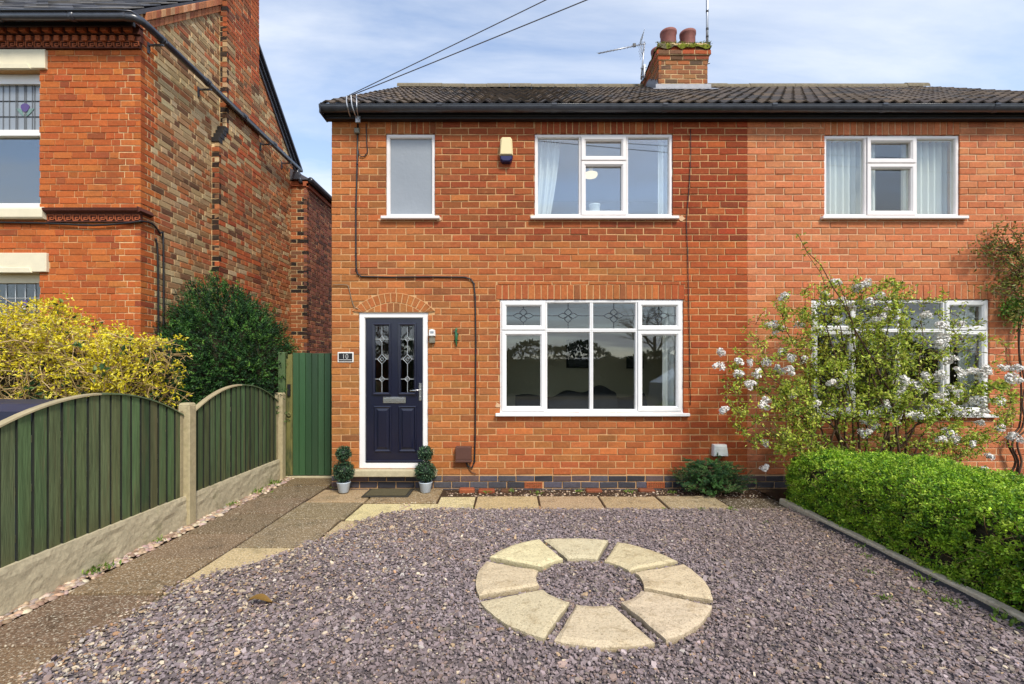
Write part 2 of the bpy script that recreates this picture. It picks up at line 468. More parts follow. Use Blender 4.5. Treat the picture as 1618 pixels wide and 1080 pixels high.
# ------------------------------------------------------------------ brickwork
def split_rect(r, ops):
    out = [r]
    for (a0, a1, b0, b1) in ops:
        nx = []
        for (u0, u1, v0, v1) in out:
            if u1 <= a0 or u0 >= a1 or v1 <= b0 or v0 >= b1: nx.append((u0, u1, v0, v1)); continue
            if u0 < a0: nx.append((u0, a0, v0, v1))
            if u1 > a1: nx.append((a1, u1, v0, v1))
            m0, m1 = max(u0, a0), min(u1, a1)
            if v0 < b0: nx.append((m0, m1, v0, b0))
            if v1 > b1: nx.append((m0, m1, b1, v1))
        out = nx
    return [r for r in out if r[1] - r[0] > 0.018 and r[3] - r[2] > 0.014]

def course_bricks(u0, u1, v0, v1, ops=(), course=0.0831, pitch=0.229, bond='stretcher', joint=0.0118, top=None, rng=RNG):
    rects = []
    nv = int(math.ceil((v1 - v0) / course - 1e-6))
    for k in range(nv):
        a, b = v0 + k * course, min(v0 + (k + 1) * course, v1)
        u = u0
        seq = []
        h = pitch / 2
        if bond == 'stretcher':
            first = pitch if k % 2 == 0 else h
            seq = [first]
        elif bond == 'flemish':
            seq = [h, h * 0.5] if k % 2 else [pitch]
        elif bond == 'garden':
            seq = [h] if k % 4 == 0 else ([pitch] if k % 2 else [h * 1.5])
        i = 0
        us = [u0]
        while us[-1] < u1 - 1e-6:
            if i < len(seq): w = seq[i]
            elif bond == 'flemish':
                ph = (i - len(seq)) % 2
                w = (h if ph == 0 else pitch)
                if rng.random() < 0.13: w = h if w == pitch else pitch
            elif bond == 'garden':
                w = h if k % 4 == 0 else pitch
                if rng.random() < 0.05: w = h
            else: w = pitch
            i += 1
            us.append(min(us[-1] + w * (1 + rng.normal(0, 0.012)), u1))
        if len(us) > 2 and us[-1] - us[-2] < 0.05: us.pop(-2)
        for p, q in zip(us[:-1], us[1:]):
            r = (p if p == u0 else p + joint / 2, q if q == u1 else q - joint / 2, a + joint / 2, b - joint / 2)
            if top is not None and r[3] > min(top(r[0]), top(r[1])): continue
            rects += split_rect(r, ops)
    return rects

_BF = np.array([(0, 1, 2, 3)] + [(4 + i, 4 + (i + 1) % 4, (i + 1) % 4, i) for i in range(4)] +
               [(8 + i, 8 + (i + 1) % 4, 4 + (i + 1) % 4, 4 + i) for i in range(4)])
def brick_verts(rects, T, depth=0.07, bev=0.0035, proud=0.0, jit=0.0014, rng=RNG):
    R = np.array(rects, float); n = len(R)
    U = R[:, [0, 1, 1, 0]]; V = R[:, [2, 2, 3, 3]]
    U = U + rng.normal(0, jit, U.shape); V = V + rng.normal(0, jit, V.shape)
    cu, cv = U.mean(1, keepdims=True), V.mean(1, keepdims=True)
    inn = lambda X, c: X - np.sign(X - c) * bev
    d = proud + rng.normal(0, 0.0016, (n, 1)) + rng.normal(0, 0.0008, (n, 4))
    u = np.concatenate([inn(U, cu), U, U], 1); v = np.concatenate([inn(V, cv), V, V], 1)
    dd = np.concatenate([d, d - bev, np.broadcast_to(-depth, (n, 4))], 1)
    x, y, z = T(u, v, dd)
    return np.stack([x, y, z], -1)          # n,12,3

def lay_bricks(parent, rects, T, colfn, material, n_parts=300, pref=None, name='brick', **kw):
    """the n_parts bricks that show largest become objects, the others one part of kind stuff"""
    if not rects: return
    V = brick_verts(rects, T, **kw)
    C = np.array([colfn((r[0] + r[1]) / 2, (r[2] + r[3]) / 2) for r in rects])
    R = np.array(rects)
    area = np.round((R[:, 1] - R[:, 0]) * (R[:, 3] - R[:, 2]), 3)
    score = area + (np.array([pref((r[0] + r[1]) / 2, (r[2] + r[3]) / 2) for r in rects]) * 0.02 if pref else 0)
    order = np.argsort(-score, kind='stable')
    for i in order[:n_parts]:
        b = MB(); b.add(V[i], _BF, C[i]); b.build(name, material, parent, loc=V[i].mean(0))
    rest = order[n_parts:]
    if len(rest):
        b = MB()
        F = (_BF[None] + 12 * np.arange(len(rest))[:, None, None]).reshape(-1, 4)
        b.add(V[rest].reshape(-1, 3), F, np.repeat(C[rest], 12, 0))
        tag(b.build('brickwork', material, parent), kind='stuff')

def backing(name, parent, u0, u1, v0, v1, ops, T, material, d0=-0.007, d1=-0.28, grow=0.006, extra=None):
    ops = [(a - grow, b + grow, c - grow, d + grow) for a, b, c, d in ops]
    us = sorted({u0, u1, *[x for o in ops for x in o[:2] if u0 < x < u1]})
    vs = sorted({v0, v1, *[x for o in ops for x in o[2:] if v0 < x < v1]})
    nu, nv = len(us) - 1, len(vs) - 1
    solid = [[not any(o[0] <= (us[i] + us[i + 1]) / 2 <= o[1] and o[2] <= (vs[j] + vs[j + 1]) / 2 <= o[3] for o in ops)
              for j in range(nv)] for i in range(nu)]
    b = MB()
    def q(pts): b.add([T(*p) for p in pts], [(0, 1, 2, 3)])
    for i in range(nu):
        for j in range(nv):
            if not solid[i][j]: continue
            a0, a1, c0, c1 = us[i], us[i + 1], vs[j], vs[j + 1]
            q([(a0, c0, d0), (a1, c0, d0), (a1, c1, d0), (a0, c1, d0)])
            q([(a0, c0, d1), (a0, c1, d1), (a1, c1, d1), (a1, c0, d1)])
            for (di, dj, p, r) in ((-1, 0, (a0, c0), (a0, c1)), (1, 0, (a1, c1), (a1, c0)), (0, -1, (a1, c0), (a0, c0)), (0, 1, (a0, c1), (a1, c1))):
                ii, jj = i + di, j + dj
                if 0 <= ii < nu and 0 <= jj < nv and solid[ii][jj]: continue
                q([(*p, d0), (*r, d0), (*r, d1), (*p, d1)])
    if extra: extra(b)
    return b.build(name, material, parent)

def front_T(Y0): return lambda u, v, d: (u, Y0 - d, v)
def pick(rng, pal, w):
    return pal[rng.choice(len(pal), p=np.array(w) / np.sum(w))]
def vary(c, rng, s=0.10):
    return np.clip(c * (1 + rng.normal(0, s)) * (1 + rng.normal(0, 0.03, 3)), 0.004, 0.9)
P10 = [x * .86 for x in (lin(190, 110, 62), lin(180, 96, 56), lin(180, 116, 66), lin(152, 92, 58), lin(204, 124, 68))]
def col_house(u, v):
    p = mnoise.noise((u * 0.8, v * 0.8, 3.3))
    left = max(0.0, min(1.0, (0.2 - u) / 2.0)); up = max(0.0, min(1.0, (v - 2.3) / 1.6)) * max(0.0, min(1.0, (u + 1.9) / 1.2))
    w = [1.9 - up, 1.0 + 2.2 * up - .5 * left, 0.35 + 1.7 * left + 0.7 * p, 0.12 + 0.4 * left + 0.2 * up, 0.7 + left * 0.9 - 0.5 * up]
    c = pick(RNG, P10, np.clip(w, 0.05, 9))
    c = c * .74 + .26 * (P10[0] * .7 + P10[4] * .3)
    lo = left * max(0.0, min(1.0, (3.0 - v) / 1.2)); c = c * np.array([1.02, 1 + .16 * lo, 1 + .10 * lo])
    rt = max(0.0, min(1.0, (u - 1.7) / .5)); c = c * np.array([1 - .04 * rt, 1 - .26 * rt, 1 - .34 * rt])
    if up > 0.5 and RNG.random() < 0.85: c = c * np.array([0.78, 0.66, 0.70])
    return vary(c, RNG, 0.065)
PR = [x * .98 for x in (lin(203, 123, 80), lin(196, 113, 72), lin(211, 136, 92), lin(184, 103, 68))]
def col_right(u, v): return vary(pick(RNG, PR, [3, 2.2, 1.6, 0.7]) * .6 + PR[0] * .42, RNG, 0.05)
PL = [x * .85 for x in (lin(206, 110, 54), lin(194, 98, 52), lin(214, 124, 62), lin(160, 80, 50))]
def col_left(u, v):
    w = [3, 2, 1.4, 0.35] if v < 3.3 else [2.4, 2.6, 0.8, 0.5]
    return vary(pick(RNG, PL, w) * .75 + PL[0] * .25, RNG, 0.06)
PS = [x * .95 for x in (lin(190, 160, 118), lin(168, 126, 88), lin(190, 120, 74), lin(126, 90, 64), lin(206, 182, 140), lin(178, 106, 70))]
def col_side(u, v):
    p = mnoise.noise((u * 0.7, v * 0.6, 9.1)); q = 1.0 if u < 6.16 + 0.06 * math.sin(v * 37) else 0.0
    if q: return vary(pick(RNG, PL, [3, 2, 1, .6]), RNG, .08)
    far = max(0, min(1, (u - 7.6) / 1.5))
    w = [2.2 + 2 * p - 1.0 * far, 1.5, 1.0 + far * 1.3, 0.45 + far * .3, 0.9 + 1.4 * p - .7 * far, 0.8 + far]
    return vary(pick(RNG, PS, np.clip(w, .08, 9)), RNG, .12)
def col_plinth(u, v): return vary(pick(RNG, [lin(84, 80, 86), lin(70, 66, 72), lin(98, 78, 76), lin(58, 56, 62)], [3, 2, 1.2, 1]), RNG, .12)

XL, XP, XR = -2.245, 2.93, 8.40          # gable end, party line, far gable end of the pair
ZP = 0.171; CO = 0.0831; ZT = 4.585      # plinth top, course height, top of the brickwork
house = thing('brick_house', 'two-storey red brick house with a navy front door and white windows', 'house', (0.34, D, 0))
nextdoor = thing('brick_house', 'paler orange brick house adjoining on the right, behind the blossoming shrub', 'house', (5.6, D, 0))
oldhouse = thing('brick_house', 'taller old orange brick house with cream stone lintels, beyond the green fence', 'house', (-5.6, 5.9, 0))

O_DOOR = (-1.906, -1.048, 0.25, 2.195)
O_SMALL = (wx(610), wx(687), wz(342), wz(211))
O_UP = (wx(845), wx(1063), wz(342), wz(211))
O_LOW = (wx(790), wx(1080), wz(652), wz(473))
O_RUP = (wx(1303), wx(1517), wz(342), wz(213))
O_RLOW = (wx(1283), wx(1564), wz(654), wz(473))
FT = front_T(D)

def soldiers(x0, x1, z0, z1, w=0.0805, joint=0.011):
    n = round((x1 - x0) / w); w = (x1 - x0) / n
    return [(x0 + i * w + joint / 2, x0 + (i + 1) * w - joint / 2, z0 + joint / 2, z1 - joint / 2) for i in range(n)]

def house_front(root, x0, x1, ops, lintels, colfn, mortar, airbricks, pref):
    zs = -0.12
    wall = backing('front_wall', root, x0, x1, zs, ZT + 0.02, ops, FT, mortar)
    ab = [(x - 0.115, x + 0.115, 0.005, 0.083) for x in airbricks]
    skip = list(lintels)
    if root is house:
        # the running bond is cut to the curve of the arch, course by course
        skip = skip[1:]
        a = lintels[0]; xc = (a[0] + a[1]) / 2; half = (a[1] - a[0]) / 2; R = (half ** 2 + .235 ** 2) / .47; zc = 2.195 + .235 - R
        for k in range(60):
            b0 = ZP + k * CO; m = b0 + CO * .45
            if m + CO * .5 < 2.195 or m > zc + R: continue
            hw = math.sqrt(max(R * R - (max(m, 2.195) - zc) ** 2, 0)); skip.append((xc - hw, xc + hw, b0, b0 + CO))
    rects = course_bricks(x0, x1, ZP, ZT, list(ops) + skip)
    srects = []
    for (a, b, c, d) in lintels:
        if not (a == lintels[0][0] and root is house): srects += soldiers(a, b, c, d)
    lay_bricks(wall, rects + srects, FT, colfn, M['brick'], 290, pref)
    pl = course_bricks(x0, x1, ZP - 3 * CO, ZP - 0.008, list(ab) + list(ops))
    lay_bricks(wall, pl, FT, col_plinth, M['blue_brick'], 0, proud=0.004)
    for x in airbricks:
        b = MB()
        b.ring(x - 0.11, x + 0.11, 0.008, 0.08, [(0, D + .03), (0, D - .008), (.008, D - .008), (.008, D + .03)])
        for i in range(8):
            xx = x - 0.102 + i * 0.0285; b.box(xx - .004, xx + .004, D - .007, D + .03, 0.016, 0.072)
        for zz in (0.034, 0.053): b.box(x - .102, x + .102, D - .006, D + .03, zz - .0035, zz + .0035)
        b.build('air_brick', M['terracotta'], root)
        MB().box(x - .102, x + .102, D + .02, D + .032, .016, .072).build('air_duct', M['black_plastic'], root)
    return wall

Z_L = wz(450)
ARCH = (wx(557), wx(688), 2.195, wz(462))
L_LOW = (wx(783), wx(1082), O_LOW[3], wz(449))
L_UP = (wx(845), wx(1065), O_UP[3], ZT); L_SM = (wx(608), wx(689), O_SMALL[3], ZT)
wall10 = house_front(house, XL, XP, [O_DOOR, O_SMALL, O_UP, O_LOW], [ARCH, L_LOW, L_UP, L_SM], col_house, M['mortar'],
                     [wx(843), wx(1036)], lambda u, v: 1.0 if (-1.0 < u < 2.6) else 0.0)
L_RLOW = (wx(1276), wx(1570), O_RLOW[3], wz(449)); L_RUP = (wx(1303), wx(1517), O_RUP[3], ZT)
wallR = house_front(nextdoor, XP, XR, [O_RUP, O_RLOW], [L_RLOW, L_RUP], col_right, M['mortar_pale'], [wx(1290)],
                    lambda u, v: 1.0 if (u < 6.3 and (v > 2.2 or u < 3.5)) else 0.0)

# arch over the front door: two rings of headers on a mortar bed
def arch():
    bed = MB(); xc = wx(622); zc0 = 2.195
    half = wx(688) - xc; rise = 0.235
    R = (half ** 2 + rise ** 2) / (2 * rise) - 0.11
    zc = zc0 + 0.235 - (R + 0.11)
    def P(r, a): return (xc + r * math.sin(a), zc + r * math.cos(a))
    amax = math.asin(min(0.99, half * 0.985 / (R + 0.11)))
    pts = [P(R + 0.118, -amax + 2 * amax * i / 20) for i in range(21)] + [(xc + half * .9, zc0), (xc - half * .9, zc0)]
    bed.prism(pts, 0, 0.06, T=lambda a, b, z: (a, D - 0.003 + (0.06 - z), b))
    bed.build('arch_bed', M['mortar'], wall10)
    def vous(r0, r1, n, a0):
        for i in range(n):
            t0, t1 = -a0 + 2 * a0 * i / n, -a0 + 2 * a0 * (i + 1) / n
            g0, g1 = 0.006 / r0, 0.006 / r1
            q = [P(r0, t0 + g0), P(r0, t1 - g0), P(r1, t1 - g1), P(r1, t0 + g1)]
            q = [(a, max(b, zc0 + 0.004)) for a, b in q]
            if q[2][1] - q[0][1] < 0.02 and q[3][1] - q[1][1] < 0.02: continue
            b = MB(); b.prism(q, 0, 0.06, bev=0.003, T=lambda a, b_, z: (a, D - 0.008 + (0.06 - z), b_), col=col_house(-1.4, 1.5))
            c = (sum(p[0] for p in q) / 4, D, sum(p[1] for p in q) / 4)
            b.build('brick', M['brick'], wall10, loc=c)
    vous(R, R + 0.112, 15, amax)
    # the flat inner band of cut bricks above the frame
    n = 10
    for i in range(n):
        u0, u1 = xc - 0.40 + 0.80 * i / n, xc - 0.40 + 0.80 * (i + 1) / n
        um = (u0 + u1) / 2
        zt = lambda u: zc + math.sqrt((R - 0.010) ** 2 - (u - xc) ** 2)
        if zt(um) - zc0 < 0.03: continue
        q = [(u0 + .005, zc0 + .005), (u1 - .005, zc0 + .005), (u1 - .005, zt(u1 - .005)), (u0 + .005, zt(u0 + .005))]
        if min(q[2][1], q[3][1]) < zc0 + 0.02: continue
        b = MB(); b.prism(q, 0, 0.06, bev=0.003, T=lambda a, b_, z: (a, D - 0.006 + (0.06 - z), b_), col=col_house(-1.4, 1.5))
        b.build('brick', M['brick'], wall10, loc=(um, D, zc0 + .05))
arch()

# side, rear walls, floors of the pair
def shell(root, x0, x1, gable_at, m):
    YB = 13.2
    b = MB()
    b.box(x0, x1, YB - 0.28, YB, -0.1, 4.6)
    for gx in (gable_at,):
        s = 0.0 if gx == x0 else -0.28
        poly = [(D + 0.285, -0.1), (YB - 0.285, -0.1), (YB - 0.285, 4.6), (9.5, 7.1), (D + 0.285, 4.66)]
        b.prism(poly, gx + s, gx + s + 0.28, T=lambda a, c, z: (z, a, c))
    px = x1 if gable_at == x0 else x0
    b.box(px - 0.06, px + 0.055, D + 0.285, YB - 0.285, -0.1, 4.6)
    b.build('side_wall', m, root)
M['far_brick'] = mat('far_brick', lin(176, 96, 58), rough=0.95, nz=0.25, nscale=14, bump=0.4, bscale=40)
shell(house, XL + 0.001, XP - .06, XL + 0.001, M['far_brick'])
shell(nextdoor, XP + .06, XR - .001, XR - .001, M['far_brick'])

def room(root, x0, x1, y1, z0, z1, y0=D + 0.29):
    b = MB()
    q = lambda p, m: b.add(p, [(0, 1, 2, 3)], mat=m)
    q([(x0, y0, z0), (x1, y0, z0), (x1, y1, z0), (x0, y1, z0)], 1)
    q([(x0, y0, z1), (x0, y1, z1), (x1, y1, z1), (x1, y0, z1)], 0)
    q([(x0, y1, z0), (x1, y1, z0), (x1, y1, z1), (x0, y1, z1)], 0)
    q([(x0, y0, z0), (x0, y1, z0), (x0, y1, z1), (x0, y0, z1)], 0)
    q([(x1, y0, z0), (x1, y0, z1), (x1, y1, z1), (x1, y1, z0)], 0)
    b.build('room', [M['room_wall'], M['room_floor']], root)
MB().box(-.66, -.30, 7.765, 7.79, .27, 2.3, bev=.01).build('inner_doorway', M['stone_cream'], house)
room(house, -0.75, 2.80, 7.8, 0.26, 2.50)
room(house, -0.2, 2.80, 8.6, 2.66, 4.55)
room(house, -2.0, -0.3, 8.6, 2.66, 4.55)
room(house, -2.0, -0.8, 8.9, 0.26, 2.50)
room(nextdoor, 3.10, 7.6, 9.2, 0.26, 2.50)
room(nextdoor, 3.10, 7.6, 9.0, 2.66, 4.55)

# ------------------------------------------------------------------ windows
def window(root, op, cells, material, sill=True, lead=None, glass='glass', yf=None, name='window'):
    x0, x1, z0, z1 = op
    yf = D + 0.022 if yf is None else yf
    yb = yf + 0.065
    fr = MB()
    fr.ring(x0, x1, z0, z1, [(0, yb), (0, yf), (0.004, yf - 0.002), (0.028, yf - 0.002), (0.032, yf + 0.012), (0.032, yb)])
    for (a, b, c, d, k) in cells:
        fr.ring(a, b, c, d, [(-0.001, yb), (-0.001, yf + 0.001), (0.016, yf + 0.001), (0.024, yf + 0.014), (0.024, yb)])
    w = fr.build(name, material, root)
    for (a, b, c, d, k) in cells:
        ins = 0.022
        if k == 's':
            s = MB()
            s.ring(a + .006, b - .006, c + .006, d - .006, [(0, yf + .02), (0, yf - .014), (.004, yf - .018), (.038, yf - .018), (.050, yf - .006), (.056, yf - .002), (.056, yf + .04)])
            s.build('sash', material, w); ins = 0.060
        p = MB(); y = yf + 0.030
        p.box(a + ins - .003, b - ins + .003, y, y + 0.004, c + ins - .003, d - ins + .003)
        p.build('pane', M[k[2:] if k.startswith('f:') else glass], w)
    if sill:
        s = MB(); s.box(x0 - .055, x1 + .065, D - .055, yf + .02, z0 - .040, z0 - .002, bev=.006)
        s.box(x0 - .0, x1 + .0, yf - .012, yf + .02, z0 - .001, z0 + .012)
        s.build('sill', material, w)
    if lead:
        y = yf + 0.027
        for pat in lead:
            l = MB()
            for seg in pat: l.tube([(p[0], y, p[1]) for p in seg], 0.0048, 4, smooth=False)
            l.build('lead_came', M['lead'], w)
    return w

def flower(cx, cz, x0, x1, z0, z1, s):
    """cross lines ending in a flower of four petals"""
    L = [[(x0, cz), (cx - 1.65 * s, cz)], [(cx + 1.65 * s, cz), (x1, cz)], [(cx, z1), (cx, cz + 1.1 * s)], [(cx, cz - 1.1 * s), (cx, z0)]]
    for (dx, dz, a, b) in ((0, .55, .6, .55), (0, -.55, .6, .55), (.85, 0, .8, .42), (-.85, 0, .8, .42)):
        x, z = cx + dx * s, cz + dz * s
        L.append([(x - a * s, z), (x - a * s * .4, z + b * s * .7), (x, z + b * s), (x + a * s * .4, z + b * s * .7), (x + a * s, z),
                  (x + a * s * .4, z - b * s * .7), (x, z - b * s), (x - a * s * .4, z - b * s * .7), (x - a * s, z)])
    return L

# number 10
window(house, O_SMALL, [(O_SMALL[0] + .02, O_SMALL[1] - .02, O_SMALL[2] + .02, O_SMALL[3] - .02, 'f:frosted')], M['upvc_pink'])
e = 0.018
def triple(op, m1, m2, zs, mtl):
    a, b, c, d = op[0] + e, op[1] - e, op[2] + e, op[3] - e
    return [(a, m1, c, d, 'f'), (m1, m2, zs, d, 's'), (m1, m2, c, zs, 's'), (m2, b, c, d, 'f')]
window(house, O_UP, triple(O_UP, wx(918), wx(990.5), wz(253), 0), M['upvc_pink'], glass='sky_glass')
def quad(op, xs, zs):
    a, b, c, d = op[0] + e, op[1] - e, op[2] + e, op[3] - e
    X = [a] + xs + [b]
    cells = []
    for i in range(4):
        k = 's' if i in (0, 3) else 'f'
        cells += [(X[i], X[i + 1], zs, d, k), (X[i], X[i + 1], c, zs, k)]
    return cells
cells = quad(O_LOW, [wx(862), wx(935), wx(1007.5)], wz(521.5))
lead = []
for i, (a, b, c, d, k) in enumerate(cells):
    if i % 2 == 0:
        q = .058 if k == 's' else .022
        lead.append(flower((a + b) / 2, (c + d) / 2 + .005, a + q, b - q, c + q, d - q, 0.078))
window(house, O_LOW, cells, M['upvc'], lead=lead)
# next door
window(nextdoor, O_RUP, triple(O_RUP, wx(1370.5), wx(1449), wz(257), 0), M['upvc_pink'], glass='glass')
window(nextdoor, O_RLOW, quad(O_RLOW, [wx(1352), wx(1423), wx(1495)], wz(522)), M['upvc'])

# ------------------------------------------------------------------ front door
def front_door():
    yf = D + 0.03
    fr = MB()
    fr.ring(*O_DOOR, [(0, yf + .07), (0, yf - .012), (.004, yf - .014), (.060, yf - .014), (.068, yf - .004), (.068, yf + .07)])
    fr.build('door_frame', M['upvc'], house)
    x0, x1, z0, z1 = wx(577), wx(667), 0.318, wz(500.5)
    holes = [(wx(591), wx(612.6), wz(620), wz(514)), (wx(632), wx(653), wz(620), wz(514))]
    pans = [(wx(593), wx(613.5), wz(711), wz(645)), (wx(632), wx(653.5), wz(711), wz(645))]
    door = backing('door', house, x0, x1, z0, z1, holes, lambda u, v, d: (u, yf + .01 - d, v), M['navy'], d0=0, d1=-.045, grow=0)
    for i, (a, b, c, d) in enumerate(holes):
        m = MB(); m.ring(a - .034, b + .034, c - .034, d + .034, [(0, yf + .012), (.004, yf - .006), (.016, yf - .010), (.026, yf - .004), (.034, yf + .004), (.036, yf + .03)])
        m.build('glazing_bead', M['navy'], door)
        MB().box(a - .001, b + .001, yf + .02, yf + .025, c - .001, d + .001).build('pane', M['glass'], door)
        L = MB(); cx = (a + b) / 2; y = yf + .017
        h = d - c
        dz = [(d - h * .20, .036, .030), (c + h * .5, .062, .056), (c + h * .20, .036, .034)]
        zl = d
        for (zc, hh, hw) in dz:
            L.tube([(cx, y, zl), (cx, y, zc + hh)], .003, 4, smooth=False)
            for kk in (1.0, 0.42):
                L.tube([(cx - hw * kk, y, zc), (cx, y, zc + hh * kk), (cx + hw * kk, y, zc), (cx, y, zc - hh * kk), (cx - hw * kk, y, zc)], .0042 if kk == 1 else .003, 4, smooth=False)
            L.tube([(a, y, zc), (cx - hw, y, zc)], .003, 4, smooth=False); L.tube([(cx + hw, y, zc), (b, y, zc)], .003, 4, smooth=False)
            zl = zc - hh
        L.tube([(cx, y, zl), (cx, y, c)], .003, 4, smooth=False)
        L.build('lead_came', M['lead_bright'], door)
    for (a, b, c, d) in pans:
        m = MB(); m.ring(a - .03, b + .03, c - .03, d + .03, [(0, yf + .012), (.003, yf + .000), (.014, yf - .004), (.026, yf + .004), (.032, yf + .0085), (.044, yf + .0065), (.062, yf - .002)])
        m.box(a + .031, b - .031, yf - .0021, yf + .01, c + .031, d - .031)
        m.build('raised_panel', M['navy'], door)
    l = MB(); a, b, c, d = wx(604), wx(640), wz(637), wz(627)
    l.box(a, b, yf - .004, yf + .012, c, d, bev=.004); l.box(a + .012, b - .012, yf - .009, yf, c + .016, d - .014, bev=.003)
    l.build('letterbox', M['steel'], door)
    h = MB(); hx = wx(663)
    h.box(hx - .016, hx + .016, yf - .004, yf + .012, wz(633), wz(605), bev=.004)
    h.tube([(hx, yf, wz(616)), (hx, yf - .045, wz(616)), (hx - .03, yf - .052, wz(616.2)), (wx(648), yf - .05, wz(617))], .0085, 8)
    h.lathe([(.0, .0), (.009, .0), (.009, .012), (0, .012)], 10, (hx, yf - .006, wz(627)))
    h.build('handle', M['steel'], door)
    MB().box(wx(577), wx(667), yf - .02, yf + .008, 0.322, 0.345, bev=.005).build('weather_bar', M['navy'], door)
    MB().box(wx(557), wx(691), D - .10, D + .02, 0.165, 0.247, bev=.008).build('doorstep', M['stone_step'], house)
front_door()

# ------------------------------------------------------------------ roofs of the pair
EY, EZ = 5.66, 4.685; RY, RZ = 9.5, 7.16
PITCH = math.atan2(RZ - EZ, RY - EY)
def tile_mesh(col, w=0.30, L=0.37, lift=0.022):
    b = MB(); n = 12
    top = []; 
    for i in range(n + 1):
        u = w * i / n
        h = 0.028 * (0.5 - 0.5 * math.cos(2 * math.pi * u / (w / 2))) ** 1.6
        top.append((u - w / 2, h))
    v = [(u, 0, h + lift - 0.016) for u, h in top] + [(u, 0, h + lift) for u, h in top] + [(u, L, h) for u, h in top]
    k = n + 1; f = []
    for i in range(n):
        f += [(i, i + 1, k + i + 1, k + i), (k + i, k + i + 1, 2 * k + i + 1, 2 * k + i)]
    f += [(0, k, 2 * k), (n, 2 * k + n, k + n)]
    b.add(v, f, col, smooth=False)
    return b.mesh('tile', M['tile'])
TILES = [tile_mesh(lin(*c)) for c in ((98, 88, 80), (84, 76, 72), (108, 94, 80), (76, 72, 70), (92, 80, 68))]
def tiled_roof(root, x0, x1):
    rb = MB()
    s, c = math.sin(PITCH), math.cos(PITCH)
    t = 0.05
    poly = [(EY, EZ - 0.012), (RY, RZ - 0.012), (2 * RY - EY, EZ - .012), (2 * RY - EY, EZ - .07), (RY, RZ - .09), (EY, EZ - .06)]
    rb.prism(poly, x0, x1, T=lambda a, b, z: (z, a, b))
    roof = rb.build('roof', M['fascia'], root, loc=(x0, EY, EZ))
    base = wloc(roof)
    nx = round((x1 - x0) / 0.30); w = (x1 - x0) / nx
    rows = 15; g = (math.hypot(RY - EY, RZ - EZ) - 0.05) / rows
    for r in range(rows):
        for k in range(nx):
            o = bpy.data.objects.new('tile', TILES[RNG.integers(len(TILES))]); COL.objects.link(o); o.parent = roof
            d = r * g - 0.03 + RNG.normal(0, .004)
            p = Vector((x0 + (k + .5) * w, EY + d * c - .004 * s, EZ + d * s + .004 * c + RNG.normal(0, .0025)))
            o.location = p - base
            o.rotation_euler = (PITCH + RNG.normal(0, .008), RNG.normal(0, .008), RNG.normal(0, .006)); o.scale = (w / .30 * 1.004, 1, 1)
    rm = MB(); n = 8
    for a in range(n):
        t0, t1 = math.pi * a / n, math.pi * (a + 1) / n
        P = lambda t, r, x: (x, r * math.cos(t), r * math.sin(t))
        rm.add([P(t0, .125, 0), P(t1, .125, 0), P(t1, .125, .445), P(t0, .125, .445)], [(0, 1, 2, 3)], lin(128, 118, 98))
        rm.add([P(t0, .105, 0), P(t1, .105, 0), P(t1, .125, 0), P(t0, .125, 0)], [(0, 1, 2, 3)], lin(96, 88, 76))
        rm.add([P(t0, .105, .445), P(t1, .105, .445), P(t1, .125, .445), P(t0, .125, .445)], [(0, 1, 2, 3)], lin(96, 88, 76))
    me = rm.mesh('ridge_tile', M['tile'])
    x = x0
    while x < x1 - 0.2:
        o = bpy.data.objects.new('ridge_tile', me); COL.objects.link(o); o.parent = roof
        end = min(abs(x - x0), abs(x1 - x - .45)) if (root is house and x < 0) or (root is nextdoor and x > 6) else 9
        o.location = Vector((x, RY, RZ - 0.035 + RNG.normal(0, .004) + (0.014 if end < .5 else 0.006 if end < 1 else 0))) - base
        x += .45
    return roof
roof10 = tiled_roof(house, XL - 0.06, XP + 0.055)
roofR = tiled_roof(nextdoor, XP + 0.055, XR + 0.06)

def eaves(root, x0, x1, stops, unions):
    f = MB(); f.box(x0, x1, D - .085, D - .062, 4.56, 4.665); f.box(x0, x1, D - .062, D + .0, 4.565, 4.58)
    f.box(x0, x1, D - .105, D - .0851, 4.585, 4.665, bev=.004)
    f.build('fascia', M['fascia'], root)
    g = MB(); n = 12; yc, zc, r = 5.665, 4.665, .058
    v = []; fc = []
    for x in (x0, x1):
        for i in range(n + 1):
            a = math.pi + math.pi * i / n
            v.append((x, yc + r * math.cos(a), zc + r * math.sin(a) * 1.2))
    for i in range(n): fc.append((i, i + 1, n + 2 + i, n + 1 + i))
    g.add(v, fc, smooth=True)
    g.tube([(x0, yc - r, zc), (x1, yc - r, zc)], .0055, 6)
    gut = g.build('gutter', M['black_pvc'], root)
    for x in unions:
        u = MB(); v = []; fc = []
        for xx in (x - .03, x + .03):
            for i in range(n + 1):
                a = math.pi + math.pi * i / n
                v.append((xx, yc + (r + .006) * math.cos(a), zc + .004 + (r + .007) * math.sin(a) * 1.2))
        for i in range(n): fc.append((i, i + 1, n + 2 + i, n + 1 + i))
        u.add(v, fc); u.box(x - .03, x + .03, yc - r - .009, yc - r + .004, zc - .012, zc + .009, bev=.002)
        u.build('gutter_union', M['black_pvc'], gut)
    for x in stops:
        u = MB(); pts = [(yc + (r + .003) * math.cos(math.pi + math.pi * i / n), zc + (r + .003) * math.sin(math.pi + math.pi * i / n) * 1.2) for i in range(n + 1)]
        u.prism(pts, x - .02, x + .006, T=lambda a, b, z: (z, a, b)); u.build('gutter_stop', M['black_pvc'], gut)
eaves(house, XL - .06, XP, [XL - .05], [wx(694, 5.6), wx(876, 5.6), wx(1052, 5.6)])
eaves(nextdoor, XP + .001, XR + .06, [], [wx(1225, 5.6), wx(1400, 5.6), wx(1578, 5.6)])
